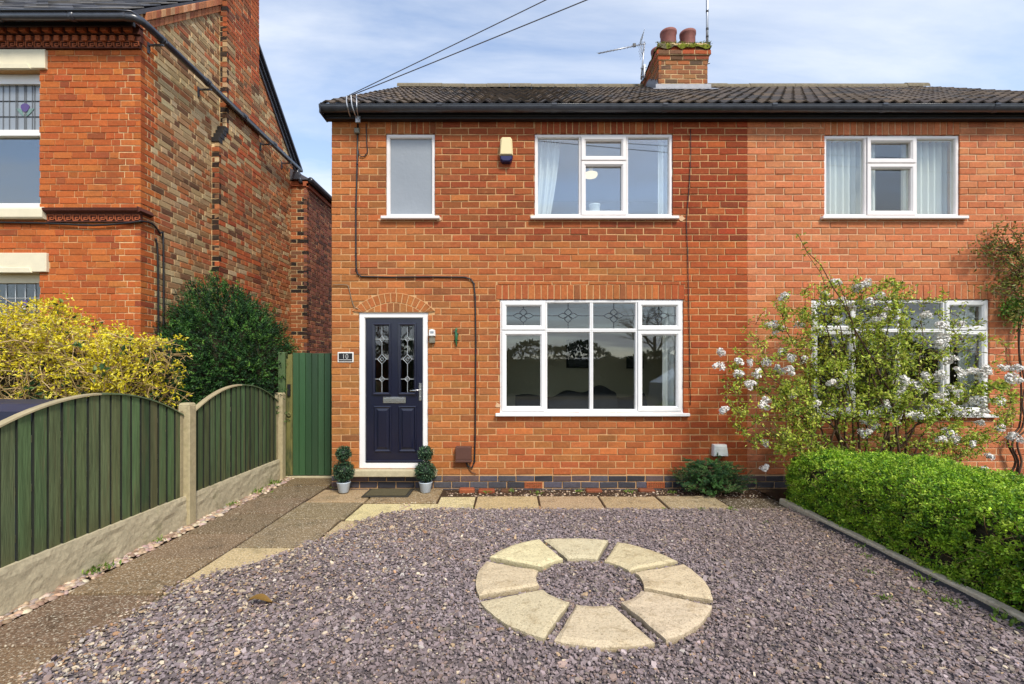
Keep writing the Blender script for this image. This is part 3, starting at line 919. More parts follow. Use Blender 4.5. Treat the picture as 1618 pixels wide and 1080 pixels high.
MB().prism([(5.60, 4.56), (5.83, 4.56), (5.83, 4.66), (5.60, 4.64)], XL - .062, XL - .045, T=lambda a, b, z: (z, a, b)).build('box_end', M['fascia'], house)

# ------------------------------------------------------------------ shared chimney
CX0, CX1, CY0, CY1 = 2.66, 3.55, 8.5, 9.55
def chimney():
    core = MB()
    core.box(CX0 + .007, CX1 - .007, CY0 + .007, CY1 - .007, 5.9, 7.40)
    ch = core.build('chimney', M['mortar_grey'], house, loc=(CX0, CY0, 6.3))
    pal = [x * .8 for x in (lin(176, 116, 76), lin(150, 102, 72), lin(184, 124, 82), lin(112, 88, 68), lin(192, 114, 68))]
    cf = lambda u, v: vary(pick(RNG, pal, [3, 2, 2, 1, 1.2]), RNG, .1)
    zs = [6.25, 6.25 + 10 * CO]
    Tf = lambda u, v, d: (u, CY0 - d, v); Tl = lambda u, v, d: (CX0 - d, u, v); Tr = lambda u, v, d: (CX1 + d, u, v)
    lay_bricks(ch, course_bricks(CX0, CX1, *zs), Tf, cf, M['brick'], 300, depth=.05)
    lay_bricks(ch, course_bricks(CY0, CY1, *zs), Tl, cf, M['brick'], 0, depth=.05)
    lay_bricks(ch, course_bricks(CY0, CY1, *zs), Tr, cf, M['brick'], 0, depth=.05)
    z = zs[1]
    dark = lambda u, v: vary(pick(RNG, [lin(176, 88, 52), lin(140, 76, 52), lin(120, 84, 60)], [2, 1, 1]), RNG, .1)
    for k, (o, h) in enumerate(((.018, CO), (.045, CO), (.026, CO))):
        b = MB(); b.box(CX0 - o + .007, CX1 + o - .007, CY0 - o + .007, CY1 + o - .007, z, z + h - .002); b.build('corbel_core', M['mortar_grey'], ch)
        lay_bricks(ch, course_bricks(CX0 - o, CX1 + o, z, z + h), lambda u, v, d: (u, CY0 - o - d, v), dark, M['brick'], 300, depth=.03)
        lay_bricks(ch, course_bricks(CY0 - o, CY1 + o, z, z + h), lambda u, v, d: (CX0 - o - d, u, v), dark, M['brick'], 0, depth=.03)
        lay_bricks(ch, course_bricks(CY0 - o, CY1 + o, z, z + h), lambda u, v, d: (CX1 + o + d, u, v), dark, M['brick'], 0, depth=.03)
        z += h
    top = z
    m = MB(); n = 34
    for i in range(n):
        for j in range(n):
            pass
    g = np.linspace(0, 1, 26)
    V = []
    for j, b_ in enumerate(g):
        for i, a in enumerate(g):
            x = CX0 - .05 + a * (CX1 - CX0 + .10); y = CY0 - .05 + b_ * (CY1 - CY0 + .10)
            ed = min(a, 1 - a, b_, 1 - b_)
            h = .02 + .07 * min(1, ed * 6) ** .6 + .035 * mnoise.noise((x * 9, y * 9, 0)) + .02 * mnoise.noise((x * 25, y * 25, 4))
            if ed == 0: h = -.05 + .07 * mnoise.noise((x * 7, y * 7, 2))
            V.append((x + .012 * mnoise.noise((x * 20, y * 20, 7)), y - (.01 if b_ == 0 else 0), top + h))
    F = [(j * 26 + i, j * 26 + i + 1, (j + 1) * 26 + i + 1, (j + 1) * 26 + i) for j in range(25) for i in range(25)]
    cols = np.array([lin(*((112, 116, 42) if mnoise.noise((v[0] * 6, v[1] * 6, 1)) > -.12 else (104, 96, 74))) for v in V])
    m.add(V, F, cols, smooth=True); m.build('moss_cap', M['moss'], ch)
    tw = MB(); P = []
    for i in range(420):
        x = CX0 - .05 + RNG.random() * (CX1 - CX0 + .1); t = RNG.random()
        P.append((x, CY0 - .058 + (t * .12 if t > .45 else 0) - .012 * RNG.random(), top + (-.05 + .11 * RNG.random() if t <= .45 else .05 + .05 * t)))
    P = np.array(P); s = .009
    q = P[:, None, :] + RNG.normal(0, s, (len(P), 4, 3))
    tw.add(q.reshape(-1, 3), np.arange(len(P) * 4).reshape(-1, 4), np.repeat([vary(lin(120, 124, 40), RNG, .25) for _ in P], 4, 0))
    tag(tw.build('moss', M['leaf'], ch), kind='stuff')
    prof = [(.150, -.05), (.148, .02), (.143, .06), (.140, .33), (.150, .345), (.153, .36), (.153, .395), (.128, .395), (.12, .30), (.115, 0)]
    for (x, y, s) in ((2.93, 8.78, 1.0), (3.30, 8.80, .98), (2.90, 9.28, .96), (3.30, 9.3, .96)):
        b = MB(); b.lathe([(r * s, z_ * 1.02 if z_ > 0 else z_) for r, z_ in prof], 24, (x, y, top + .05))
        b.build('chimney_pot', M['pot_clay'], ch, loc=(x, y, top))
    fl = MB(); s_, c_ = math.sin(PITCH), math.cos(PITCH)
    zr = lambda y: EZ + (y - EY) * math.tan(PITCH) + .045
    fl.box(CX0 - .06, CX1 + .06, CY0 - .022, CY0 + .002, zr(CY0) - .06, zr(CY0) + .085, bev=.006)
    fl.add([(CX0 - .12, CY0 - .02, zr(CY0) + .01), (CX1 + .12, CY0 - .02, zr(CY0) + .01), (CX1 + .14, CY0 - .2, zr(CY0 - .2) + .012), (CX0 - .14, CY0 - .2, zr(CY0 - .2) + .012)], [(0, 1, 2, 3)])
    for sx, xx in ((-1, CX0), (1, CX1)):
        for i in range(8):
            y0 = CY0 + i * .125; y1 = y0 + .15
            p = [(y0, zr(y0) - .05), (y1, zr(y1) - .05), (y1, zr(y1) + .13), (y1 - .07, zr(y1) + .13), (y0, zr(y0) + .07)]
            fl.prism(p, xx + sx * .003, xx + sx * (.016 + .002 * (i % 2)), T=lambda a, b, z: (z, a, b))
    fl.build('flashing', M['flashing'], ch)
    return top
CTOP = chimney()

def aerial():
    t = thing('tv_aerial', 'slim grey multi-element television aerial pointing out over the roof from the chimney side', 'aerial', (CX0 - .1, 9.2, 6.7))
    Y = 9.2
    m = MB(); a0 = at(1013, 125, Y); a1 = at(1018.5, 66, Y)
    m.tube([a0, a1], .016, 8); m.build('mast', M['aluminium'], t)
    b = MB(); p0 = np.array(at(1020, 68.5, Y)); p1 = np.array(at(945, 84, Y - .15)); b.tube([p0, p1], .012, 6)
    b.build('boom', M['aluminium'], t)
    for i in range(13):
        q = p0 + (p1 - p0) * (.12 + .88 * i / 12); h = .075 - .002 * i
        e_ = MB(); e_.tube([q + np.array([0.02, -h * .6, -h * .7]), q + np.array([-.02, h * .6, h * .7])], .0045, 4, smooth=False); e_.build('element', M['aluminium'], t)
    r = MB(); q = p0 + (p1 - p0) * .10
    for k in (-1, 1):
        for j in range(4):
            d = .04 + .05 * j
            r.tube([q + np.array([.01 * j, -.16, k * d]), q + np.array([.01 * j, .16, k * d])], .004, 4, smooth=False)
        r.tube([q, q + np.array([.03, 0, k * .2])], .006, 4)
    r.build('reflector', M['aluminium'], t)
    d = MB(); q = p0 + (p1 - p0) * .24; d.box(q[0] - .03, q[0] + .03, q[1] - .02, q[1] + .02, q[2] - .02, q[2] + .045, bev=.006); d.build('dipole_box', M['black_plastic'], t)
    k = MB()
    for dz in (.05, .2):
        z = a0[2] + dz; k.tube([(a0[0], Y, z), (CX0 - .07, Y, z)], .014, 6); k.tube([(a0[0] - .02, Y - .03, z), (a0[0] + .1, Y - .03, z + .01)], .009, 5)
    k.box(CX0 - .085, CX0 - .06, Y - .06, Y + .06, a0[2] - .0, a0[2] + .26); k.build('bracket', M['aluminium'], t)
aerial()
def whip():
    x, Y = wx(1117.5, 8.55), 8.55
    t = thing('antenna_mast', 'tall thin grey mast antenna clamped to the chimney corner, rising out of frame', 'antenna', (x, Y, 6.9))
    z0 = wz(100, Y); m = MB(); m.tube([(x, Y, z0), (x, Y, wz(-60, Y))], .024, 8); m.build('mast', M['aluminium'], t)
    for py in (18, 46, 58):
        z = wz(py, Y); MB().tube([(x, Y, z - .02), (x, Y, z + .02)], .026, 8).build('collar', M['black_plastic'], t)
    l = MB(); l.tube([(x + .005, Y, wz(85, Y)), (x + .04, Y, wz(80, Y)), (x + .05, Y, wz(66, Y))], .014, 6); l.build('feed_loop', M['black_plastic'], t)
    b = MB()
    for py in (88, 100): b.tube([(x - .08, Y + .05, wz(py, Y)), (x + .04, Y - .02, wz(py, Y))], .014, 6); b.tube([(x - .03, Y - .03, wz(py, Y) - .05), (x - .03, Y - .03, wz(py, Y) + .05)], .01, 5)
    b.build('bracket', M['aluminium'], t)
whip()

# ------------------------------------------------------------------ the older house on the left
OY, OX = 5.9, -4.68
oz = lambda py: wz(py, OY); ox = lambda px: wx(px, OY)
OTF = lambda u, v, d: (u, OY - d, v)
OTS = lambda u, v, d: (OX + d, u, v)
XW0, XW1 = -7.05, ox(62)
OWU = (XW0, XW1, oz(328), oz(111)); OWL = (XW0, XW1, 1.2, oz(430))
LNU = (XW0 - .1, ox(75), oz(110), oz(80)); LNL = (XW0 - .1, ox(77), oz(430), oz(400))
SLU = (XW0 - .1, ox(76), oz(347.5), oz(328))
KEYU = (-9.0, OX, oz(78), oz(66)); KEYL = (ox(76), OX, oz(351), oz(329))
OP_Y, OP_Z, OEZ, OEY = 7.95, 7.86, 5.80, 5.62
def old_house():
    wall = backing('front_wall', oldhouse, -9.0, OX - .012, -.1, 5.78, [OWU, OWL], OTF, M['mortar'], extra=None)
    ops = [OWU, OWL, LNU, LNL, SLU, (-9, OX + .01, oz(78), 6), KEYL]
    r = course_bricks(-9.0, OX, .0, oz(78), ops, course=.0812, pitch=.235, bond='flemish', joint=.008)
    lay_bricks(wall, r, OTF, col_left, M['brick'], 300, lambda u, v: 1.0 if u > -6.5 and v > 1.7 else 0)
    # side wall: gable
    top = lambda y: min(OP_Z - .05 - abs(y - OP_Y) * (OP_Z - OEZ) / (OP_Y - OEY), 99)
    side = MB()
    poly = [(OY + .006, -.1), (10.0, -.1), (10.0, top(10.0)), (OP_Y, top(OP_Y)), (OY + .006, top(OY))]
    side.prism(poly, OX - .28, OX - .007, T=lambda a, b, z: (z, a, b))
    sw = side.build('gable_wall', M['mortar_grey'], oldhouse)
    rs = course_bricks(OY, 10.0, .0, OP_Z, [(7.30, 8.52, -1, 5.34), (7.50, 8.46, 5.34, 9)], course=.0812, pitch=.235, bond='flemish', joint=.014, top=top)
    lay_bricks(sw, rs, OTS, col_side, M['brick'], 0)
    # chimney breast and stack
    BX = OX + .115
    br = MB()
    br.box(OX - .05, BX - .007, 7.307, 8.513, -.1, 5.02); br.box(OX - .6, BX - .007, 7.507, 8.453, 5.34, 9.6)
    for k in range(4): br.box(OX - .05, BX - .007, 7.307 + .05 * k, 8.513 - .015 * k, 5.02 + .08 * k, 5.02 + .08 * (k + 1))
    cb = br.build('chimney_breast', M['mortar_grey'], oldhouse)
    TB = lambda u, v, d: (BX + d, u, v)
    red = lambda u, v: vary(pick(RNG, [lin(186, 96, 56), lin(168, 84, 52), lin(150, 90, 58), lin(120, 70, 50)], [3, 2, 1.4, .8]), RNG, .1)
    csb = lambda u, v: red(u, v) if v > 6.6 + .5 * mnoise.noise((u * 3, v, 0)) or RNG.random() < .3 else col_side(max(u, 7.4), v)
    lay_bricks(cb, course_bricks(7.30, 8.52, 0, 5.03, course=.0812, pitch=.235, bond='garden', joint=.012), TB, csb, M['brick'], 0)
    for k in range(4):
        z = 5.02 + .0812 * k
        lay_bricks(cb, course_bricks(7.30 + .05 * k, 8.52, z, z + .0812, pitch=.235, joint=.012), TB, csb, M['brick'], 0)
    lay_bricks(cb, course_bricks(7.50, 8.46, 5.345, 9.6, course=.0812, pitch=.235, bond='garden', joint=.012), TB, csb, M['brick'], 0)
    dk = [lin(52, 40, 34), lin(150, 84, 50), lin(64, 50, 40), lin(176, 104, 60)]
    hd = []
    for k in range(int(5.0 / .0812)): hd.append((OX + .003, BX, k * .0812 + .005, (k + 1) * .0812 - .005))
    it = iter(range(9999))
    alt = lambda u, v: vary(dk[(0 if int(v / .0812) % 2 else 1) if RNG.random() < .8 else 2], RNG, .12)
    lay_bricks(cb, hd, lambda u, v, d: (u, 7.30 - d, v), alt, M['brick'], 0, depth=.05)
    hd = [(OX + .003, BX, 5.35 + k * .0812 + .005, 5.35 + (k + 1) * .0812 - .005) for k in range(50)]
    lay_bricks(cb, hd, lambda u, v, d: (u, 7.50 - d, v), alt, M['brick'], 0, depth=.05)
    for k in range(4):
        hd = [(OX + .003, BX + .01, 5.02 + .0812 * k + .004, 5.02 + .0812 * (k + 1) - .004)]
        lay_bricks(cb, hd, lambda u, v, d: (u, 7.285 + .05 * k - d, v), lambda u, v: lin(38, 34, 32), M['blue_brick'], 0, depth=.09)
    # rear wing
    RX, RYY = -4.34, 9.92
    wg = MB(); wg.box(OX - 3, RX - .007, RYY + .007, 14.0, -.1, 5.42); rw = wg.build('rear_wing', M['mortar_grey'], oldhouse)
    qd = []; 
    for k in range(66):
        a = k * .0812 + .005; b = a + .0712
        if k % 2: qd += [(OX, OX + .115, a, b), (OX + .127, RX, a, b)]
        else: qd += [(OX, OX + .22, a, b), (OX + .232, RX, a, b)]
    cq = lambda u, v: vary(pick(RNG, [lin(150, 92, 58), lin(48, 40, 36), lin(176, 104, 62), lin(120, 82, 58)], [2, 2.2 if u > OX + .15 else .4, 1.2, 1]), RNG, .12)
    lay_bricks(rw, qd, lambda u, v, d: (u, RYY - d, v), cq, M['brick'], 0)
    cw = lambda u, v: vary(pick(RNG, [lin(140, 88, 72), lin(120, 76, 62), lin(96, 66, 58), lin(164, 104, 78)], [3, 2, 2, 1]), RNG, .12)
    lay_bricks(rw, course_bricks(RYY, 14.0, 0, 5.35, course=.0812, pitch=.235, bond='garden', joint=.012), lambda u, v, d: (RX + d, u, v), cw, M['brick'], 0)
    g = MB(); g.tube([(RX + .09, RYY - .05, 5.46), (RX + .09, 14.0, 5.46)], .06, 10); g.build('rear_gutter', M['black_pvc'], oldhouse)
    c = MB(); c.box(RX - .002, RX + .03, RYY - .03, 14, 5.32, 5.40); c.box(OX, RX + .03, RYY - .03, RYY - .002, 5.34, 5.44); c.build('rear_cornice', M['terracotta'], oldhouse)
    rr = MB(); rr.prism([(RX + .1, 5.47), (RX - 1.8, 6.5), (RX - 3.4, 5.47)], RYY - .05, 14.0, T=lambda a, b, z: (a, z, b), col=lin(84, 84, 92)); rr.build('rear_roof', M['slate'], oldhouse)
    # cornice of dentils, key bands, string course
    d = MB()
    for row, (py0, py1, pr) in enumerate(((64, 54, .05), (52.5, 42.5, .095))):
        z0, z1 = wz(py0, OY - .05), wz(py1, OY - .05)
        n = 37 if row == 0 else 30
        d.box(-9.0, OX + .02, OY - pr * .45, OY + .02, z0, z1, mat=1)
        for i in range(n):
            x = -9.0 + (OX + 9.0) * i / n; w = (OX + 9.0) / n * .56
            d.box(x, x + w, OY - pr, OY, z0 + .006, z1 - .006, bev=.003, mat=0)
    d.box(-9.0, OX + .03, OY - .10, OY + .02, wz(42, OY - .05), 5.78, mat=1)
    for y in np.arange(OY + .03, 7.2, .131): pass
    d.build('dentil_course', [M['terracotta'], M['dark_terracotta']], oldhouse)
    def key(x0, x1, z0, z1, unit):
        k = MB(); k.box(x0, x1, OY - .012, OY + .02, z0, z1, mat=1)
        k.box(x0, x1, OY - .03, OY, z1 - .012, z1, mat=1); k.box(x0, x1, OY - .03, OY, z0, z0 + .010, mat=1)
        n = max(1, round((x1 - x0) / unit)); u = (x1 - x0) / n; h = z1 - z0 - .022; zb = z0 + .010; t = h * .14
        for i in range(n):
            x = x0 + i * u + .006; w = u - .012
            for (a0, a1, c0, c1) in ((0, 1, .86, 1), (0, .10, 0, .86), (.90, 1, .18, .86), (.36, 1, .18, .32), (.36, .46, .32, .62), (.46, .74, .50, .62), (0, .74, 0, .12) if i % 2 else (.0, .3, 0, .12)):
                k.box(x + a0 * w, x + a1 * w, OY - .024, OY - .011, zb + c0 * h, zb + c1 * h)
        return k
    key(-9.0, OX + .004, oz(78), oz(64.5), .112).build('key_band', [M['terracotta'], M['dark_terracotta']], oldhouse)
    kl = key(ox(76), OX + .012, oz(351), oz(338), .112)
    kl.build('key_band', [M['terracotta'], M['dark_terracotta']], oldhouse)
    s = MB(); x0, x1 = ox(76), OX + .02
    s.prism([(OY, oz(338)), (OY - .035, oz(338)), (OY - .075, oz(335)), (OY - .085, oz(331)), (OY - .04, oz(329)), (OY, oz(327.5))], x0, x1, T=lambda a, b, z: (z, a, b)); s.build('string_course', M['dark_terracotta'], oldhouse)
    st = MB(); st.prism([(OX - .0, oz(338)), (OX + .05, oz(335)), (OX + .03, oz(329)), (OX - .0, oz(327.5))], OY - .06, OY + .16, T=lambda a, b, z: (a, z, b)); st.build('string_return', M['dark_terracotta'], oldhouse)
    # lintels and sills
    for L in (LNU, LNL):
        b = MB(); x0, x1, z0, z1 = L
        b.box(x0, x1, OY - .035, OY + .12, z0 + .0, z1, bev=.006)
        b.build('lintel', M['stone_cream'], oldhouse)
        c_ = MB(); xe = x1 - .20; xm = (XW0 + XW1) / 2 + .02
        pts = [(xm - .05, z0 - .012), (xe + .03, z0 - .012), (xe, z0 + .05), (xm + .12, z0 + .05), (xm + .05, z0 + .07), (xm, z0 + .10), (xm - .05, z0 + .07)]
        c_.prism(pts, OY - .052, OY - .034, bev=.004, T=lambda a, b_, z: (a, 2 * OY - .086 - z, b_)); c_.build('lintel_moulding', M['stone_cream'], oldhouse)
    b = MB(); x0, x1, z0, z1 = SLU
    b.prism([(OY + .1, z0), (OY - .06, z0), (OY - .075, z0 + .02), (OY - .075, z1 - .035), (OY - .05, z1 - .006), (OY + .1, z1)], x0, x1, T=lambda a, c, z: (z, a, c)); b.build('sill', M['stone_cream'], oldhouse)
    # windows with leaded top lights
    for op, zsplit in ((OWU, oz(205)), (OWL, 1.9)):
        x0, x1, z0, z1 = op; yf = OY + .09
        f = MB(); f.ring(x0, x1, z0, z1, [(0, yf + .08), (0, yf), (.012, yf - .004), (.022, yf + .008), (.022, yf + .08)])
        f.box(x0, x1, yf - .01, yf + .05, z1 - .12, z1 - .001); f.box(x0, x1, yf - .02, yf + .05, zsplit - .04, zsplit + .04, bev=.005); f.box(x0, x1, yf - .015, yf + .05, z0 + .002, z0 + .085, bev=.006)
        w = f.build('window', M['stone_cream'] if op is OWL else M['upvc'], oldhouse)
        MB().box(x0 + .02, x1 - .02, yf + .03, yf + .034, z0 + .08, zsplit - .03).build('pane', M['sky_glass' if op is OWU else 'glass'], w)
        MB().box(x0 + .02, x1 - .02, yf + .03, yf + .034, zsplit + .03, z1 - .11).build('pane', M['frosted'] if op is OWU else M['glass'], w)
        ld = MB(); y = yf + .024; a, b_, c0, c1 = x0 + .02, x1 - .02, zsplit + .04, z1 - .12
        X = x1 - .02
        if op is OWU:
            for dx in (.045, .155, .185, .265, .285, .375, .395): ld.tube([(X - dx, y, c0), (X - dx, y, c1)], .005, 4, smooth=False)
            for dx in (.48, .56, .66, .78, .9): ld.tube([(X - dx, y, c0), (X - dx, y, c1)], .005, 4, smooth=False)
            for t in (.32, .66): ld.tube([(a, y, c0 + (c1 - c0) * t), (b_, y, c0 + (c1 - c0) * t)], .005, 4, smooth=False)
        else:
            for dx in (.03, .15, .275, .40, .52, .64, .76, .88): ld.tube([(X - dx, y, c0), (X - dx, y, c1)], .005, 4, smooth=False)
            ld.tube([(a, y, c1 - .19), (b_, y, c1 - .19)], .005, 4, smooth=False)
            xc, zc = X - .275, c1 - .265
            for k in range(-2, 3): ld.tube([(xc, y, zc - .10), (xc + k * .03, y, zc + .03)], .004, 4, smooth=False)
            ld.tube([(xc - .10, y, zc), (xc - .04, y, zc - .02), (xc, y, zc - .1), (xc + .04, y, zc - .02), (xc + .10, y, zc)], .004, 4, smooth=False)
        ld.build('lead_came', M['lead'] if op is OWU else M['lead_bright'], w)
        xc, zc = X - .275, (c0 + c1) / 2 - .01 if op is OWU else c1 - .265
        r_ = .055 if op is OWU else .035
        p = MB(); p.prism([(xc + r_ * math.cos(t) * (1 + .12 * math.sin(3 * t)), zc + .02 + r_ * math.sin(t)) for t in np.linspace(0, 2 * math.pi, 13)[:-1]], 0, .006, T=lambda u, v, z: (u, yf + .026 - z, v))
        p.build('stained_flower', M['purple_glass'], w)
        if op is OWU:
            for sgn in (-1, 1):
                p = MB(); p.prism([(xc + sgn * .12, zc + .01), (xc + sgn * .05, zc + .005), (xc + sgn * .01, zc - .10), (xc + sgn * .06, zc - .06)], 0, .004, T=lambda u, v, z: (u, yf + .026 - z, v)); p.build('stained_leaf', M['green_glass'], w)
    room(oldhouse, -8.6, -5.2, 9.0, 3.0, 5.5, OY + .3)
    room(oldhouse, -8.6, -5.2, 9.0, .3, 2.9, OY + .3)
    # roof: slates on the front slope, a plain sheet behind, verge bricks, gutters
    pt = math.atan2(OP_Z - OEZ, OP_Y - OEY)
    rb = MB(); xr = OX + .03
    rb.prism([(OEY, OEZ - .02), (OP_Y, OP_Z - .02), (10.28, OEZ - .02), (10.28, OEZ - .10), (OP_Y, OP_Z - .12), (OEY, OEZ - .08)], -9.2, xr, T=lambda a, b, z: (z, a, b), col=lin(70, 70, 76))
    roof = rb.build('roof', M['slate'], oldhouse, loc=(-9, OEY, OEZ)); base = wloc(roof)
    sm = []
    for c in ((94, 92, 92), (80, 80, 84), (108, 102, 94), (72, 72, 78)):
        b = MB(); b.prism([(-.149, 0), (.149, 0), (.149, .40), (-.149, .40)], 0, .011, bev=.003, col=lin(*c)); sm.append(b.mesh('slate', M['slate']))
    sl = math.hypot(OP_Y - OEY, OP_Z - OEZ); s_, c_ = math.sin(pt), math.cos(pt)
    for r in range(int(sl / .20)):
        for k in range(15):
            x = xr - .15 - k * .30 - (.15 if r % 2 else 0)
            o = bpy.data.objects.new('slate', sm[RNG.integers(4)]); COL.objects.link(o); o.parent = roof
            dd = r * .20
            o.location = Vector((x, OEY + dd * c_ - .012 * s_, OEZ + dd * s_ + .003 + RNG.normal(0, .002))) - base
            o.rotation_euler = (pt - .045 + RNG.normal(0, .006), RNG.normal(0, .01), RNG.normal(0, .008))
    v = MB(); n = 24
    for i in range(n):
        t0, t1 = i / n, (i + .92) / n
        for row, (off, pr) in enumerate(((.05, .045), (.165, .022))):
            P0 = (OY + .05 + (OP_Y - OY - .05) * t0, OEZ + .02 + (OP_Z - OEZ) * (t0 * .88 + .12) - off - .1); P1 = (OY + .05 + (OP_Y - OY - .05) * t1, OEZ + .02 + (OP_Z - OEZ) * (t1 * .88 + .12) - off - .1)
            v.prism([P0, P1, (P1[0], P1[1] + .10), (P0[0], P0[1] + .10)], OX - .02, OX + pr, bev=.004, T=lambda a, b, z: (z, a, b), col=vary(pick(RNG, [lin(190, 124, 84), lin(170, 104, 70), lin(200, 150, 110)], [2, 2, 1]), RNG, .1))
    v.build('verge_course', M['brick'], oldhouse)
    bb = MB()
    for off, w_, pr in ((.0, .05, .10), (-.10, .05, .06), (-.20, .06, .03)):
        P0 = (OP_Y + .5, OP_Z - .43 + off); P1 = (10.26, OEZ + off + .03)
        bb.prism([P0, P1, (P1[0], P1[1] - w_), (P0[0], P0[1] - w_)], OX - .02, OX + pr, T=lambda a, b, z: (z, a, b))
    bb.build('rear_verge', M['black_pvc'], oldhouse)
    g = MB(); gz, gx = 5.745, -4.52
    path = [(-9.0, 5.66, gz), (gx - .16, 5.66, gz), (gx - .06, 5.68, gz), (gx - .01, 5.74, gz), (gx, 5.85, gz - .003), (gx, 9.98, gz - .03)]
    g.tube(path, .046, 12); g.tube([(p[0] - (.05 if i < 2 else 0), p[1] - (.05 if i < 3 else 0), p[2] + .045) for i, p in enumerate(path)], .012, 6)
    gt = g.build('gutter', M['black_pvc'], oldhouse)
    for x in (-6.9, -6.2, -5.3): MB().tube([(x - .03, 5.66, gz), (x + .03, 5.66, gz)], .054, 12).build('gutter_union', M['black_pvc'], gt)
    for y in (6.05, 6.95, 7.9, 8.9): MB().tube([(gx, y - .03, gz - .006), (gx, y + .03, gz - .006)], .054, 12).build('gutter_union', M['black_pvc'], gt)
    for y in (6.02, 6.98, 8.7, 9.5):
        b = MB(); b.box(OX - .01, gx + .04, y - .012, y + .012, gz - .105, gz - .085); b.box(OX + .0, OX + .015, y - .015, y + .015, gz - .2, gz - .06); b.build('gutter_bracket', M['black_pvc'], gt)
    f = MB(); f.box(-9, OX + .02, OY - .135, OY - .105, 5.715, 5.785); f.build('fascia', M['fascia'], oldhouse)
    dp = MB(); dp.tube([(gx, 9.86, gz - .03), (gx, 9.86, gz - .15), (gx + .06, 9.86, gz - .28), (gx + .08, 9.86, gz - .36)], .04, 8); dp.box(gx - .07, gx + .07, 9.80, 9.92, gz - .3, gz - .14, bev=.01); dp.build('downpipe', M['black_pvc'], oldhouse)
old_house()

# ------------------------------------------------------------------ fittings on the front wall
def cable(name, label, cat, pts, r=.009, m='black_plastic', clips=True):
    t = thing(name, label, cat, pts[0])
    MB().tube(pts, r, 6).build('cable', M[m], t)
    if clips:
        b = MB()
        for i in range(1, len(pts) - 1):
            p = pts[i]
            b.box(p[0] - .012, p[0] + .012, p[1] - .012, p[1] + .008, p[2] - .005, p[2] + .005)
        if b.v: b.build('clip', M[m], t)
    return t
def wp(px, py, out=.014): return (wx(px), D - out, wz(py))
def smooth(pts, n=5):
    P = [Vector(p) for p in pts]; out = []
    for i in range(len(P) - 1):
        p0, p1, p2, p3 = P[max(i - 1, 0)], P[i], P[i + 1], P[min(i + 2, len(P) - 1)]
        for k in range(n):
            t = k / n
            out.append(tuple(0.5 * ((2 * p1) + (-p0 + p2) * t + (2 * p0 - 5 * p1 + 4 * p2 - p3) * t * t + (-p0 + 3 * p1 - 3 * p2 + p3) * t ** 3)))
    out.append(tuple(P[-1])); return out

cable('wall_cable', 'thick black cable running from the eaves and above the front door to a brown box', 'cable',
      [wp(566, 196), wp(565, 260), wp(563, 330), wp(563, 400), wp(563.5, 425), wp(566, 433), wp(572, 437), wp(620, 438), wp(680, 437.5), wp(735, 438), wp(744, 441), wp(749, 448), wp(751, 470),
       wp(752, 540), wp(751.5, 620), wp(751, 690), wp(750, 728), wp(746, 738), wp(739, 736), wp(736, 728)], .010)
cable('wall_cable', 'thin cable loop hanging from the eaves beside the small frosted window', 'cable',
      smooth([wp(579, 196), wp(580, 225), wp(581, 240), wp(575, 248), wp(568, 245), wp(567, 238)], 4), .006, clips=False)
cable('wall_cable', 'thin black wire running down the wall on the right of both large windows', 'cable',
      smooth([wp(1090, 204), wp(1091, 240), wp(1088, 300), wp(1084, 350), wp(1086, 400), wp(1087, 460), wp(1089, 540), wp(1090, 640)], 2), .0045, clips=False)
cable('wall_cable', 'pale thin wire tacked across to the brick arch over the front door', 'cable',
      smooth([wp(526, 450), wp(548, 450), wp(552, 456), wp(556, 472), wp(560, 484), wp(566, 488)], 3), .004, 'grey_plastic', clips=False)
jb = thing('junction_box', 'small grey junction box under the eaves at the top of the black cable', 'junction box', wp(565, 208))
MB().box(wx(561), wx(569), D - .04, D - .002, wz(212), wz(204), bev=.004).build('box', M['grey_plastic'], jb)
MB().box(wx(562), wx(568), D - .045, D - .039, wz(211), wz(205), bev=.002).build('lid', M['grey_plastic'], jb)

al = thing('burglar_alarm', 'cream burglar alarm box with a dark blue base between the upper windows', 'alarm', wp(800, 240))
def aprof(x0, x1, z0, z1, tw, dpt):
    xc = (x0 + x1) / 2
    return [(xc - (x1 - x0) / 2, z0), (xc + (x1 - x0) / 2, z0), (xc + tw, z1 - .03), (xc + tw - .02, z1), (xc - tw + .02, z1), (xc - tw, z1 - .03)]
TW = lambda dy: (lambda a, b, z: (a, D - z, b))
b = MB(); b.prism(aprof(wx(789.5), wx(810.5), wz(249), wz(220.5), .072, 0), 0, .085, bev=.02, T=TW(0)); b.build('cover', M['cream_plastic'], al)
b = MB(); xa, xb = wx(789.8), wx(810.2)
b.prism([(xa, wz(249.5)), (xa + .01, wz(256)), (xa + .035, wz(259)), (xb - .035, wz(259)), (xb - .01, wz(256)), (xb, wz(249.5))], 0, .08, bev=.015, T=TW(0)); b.build('strobe_base', M['blue_plastic'], al)

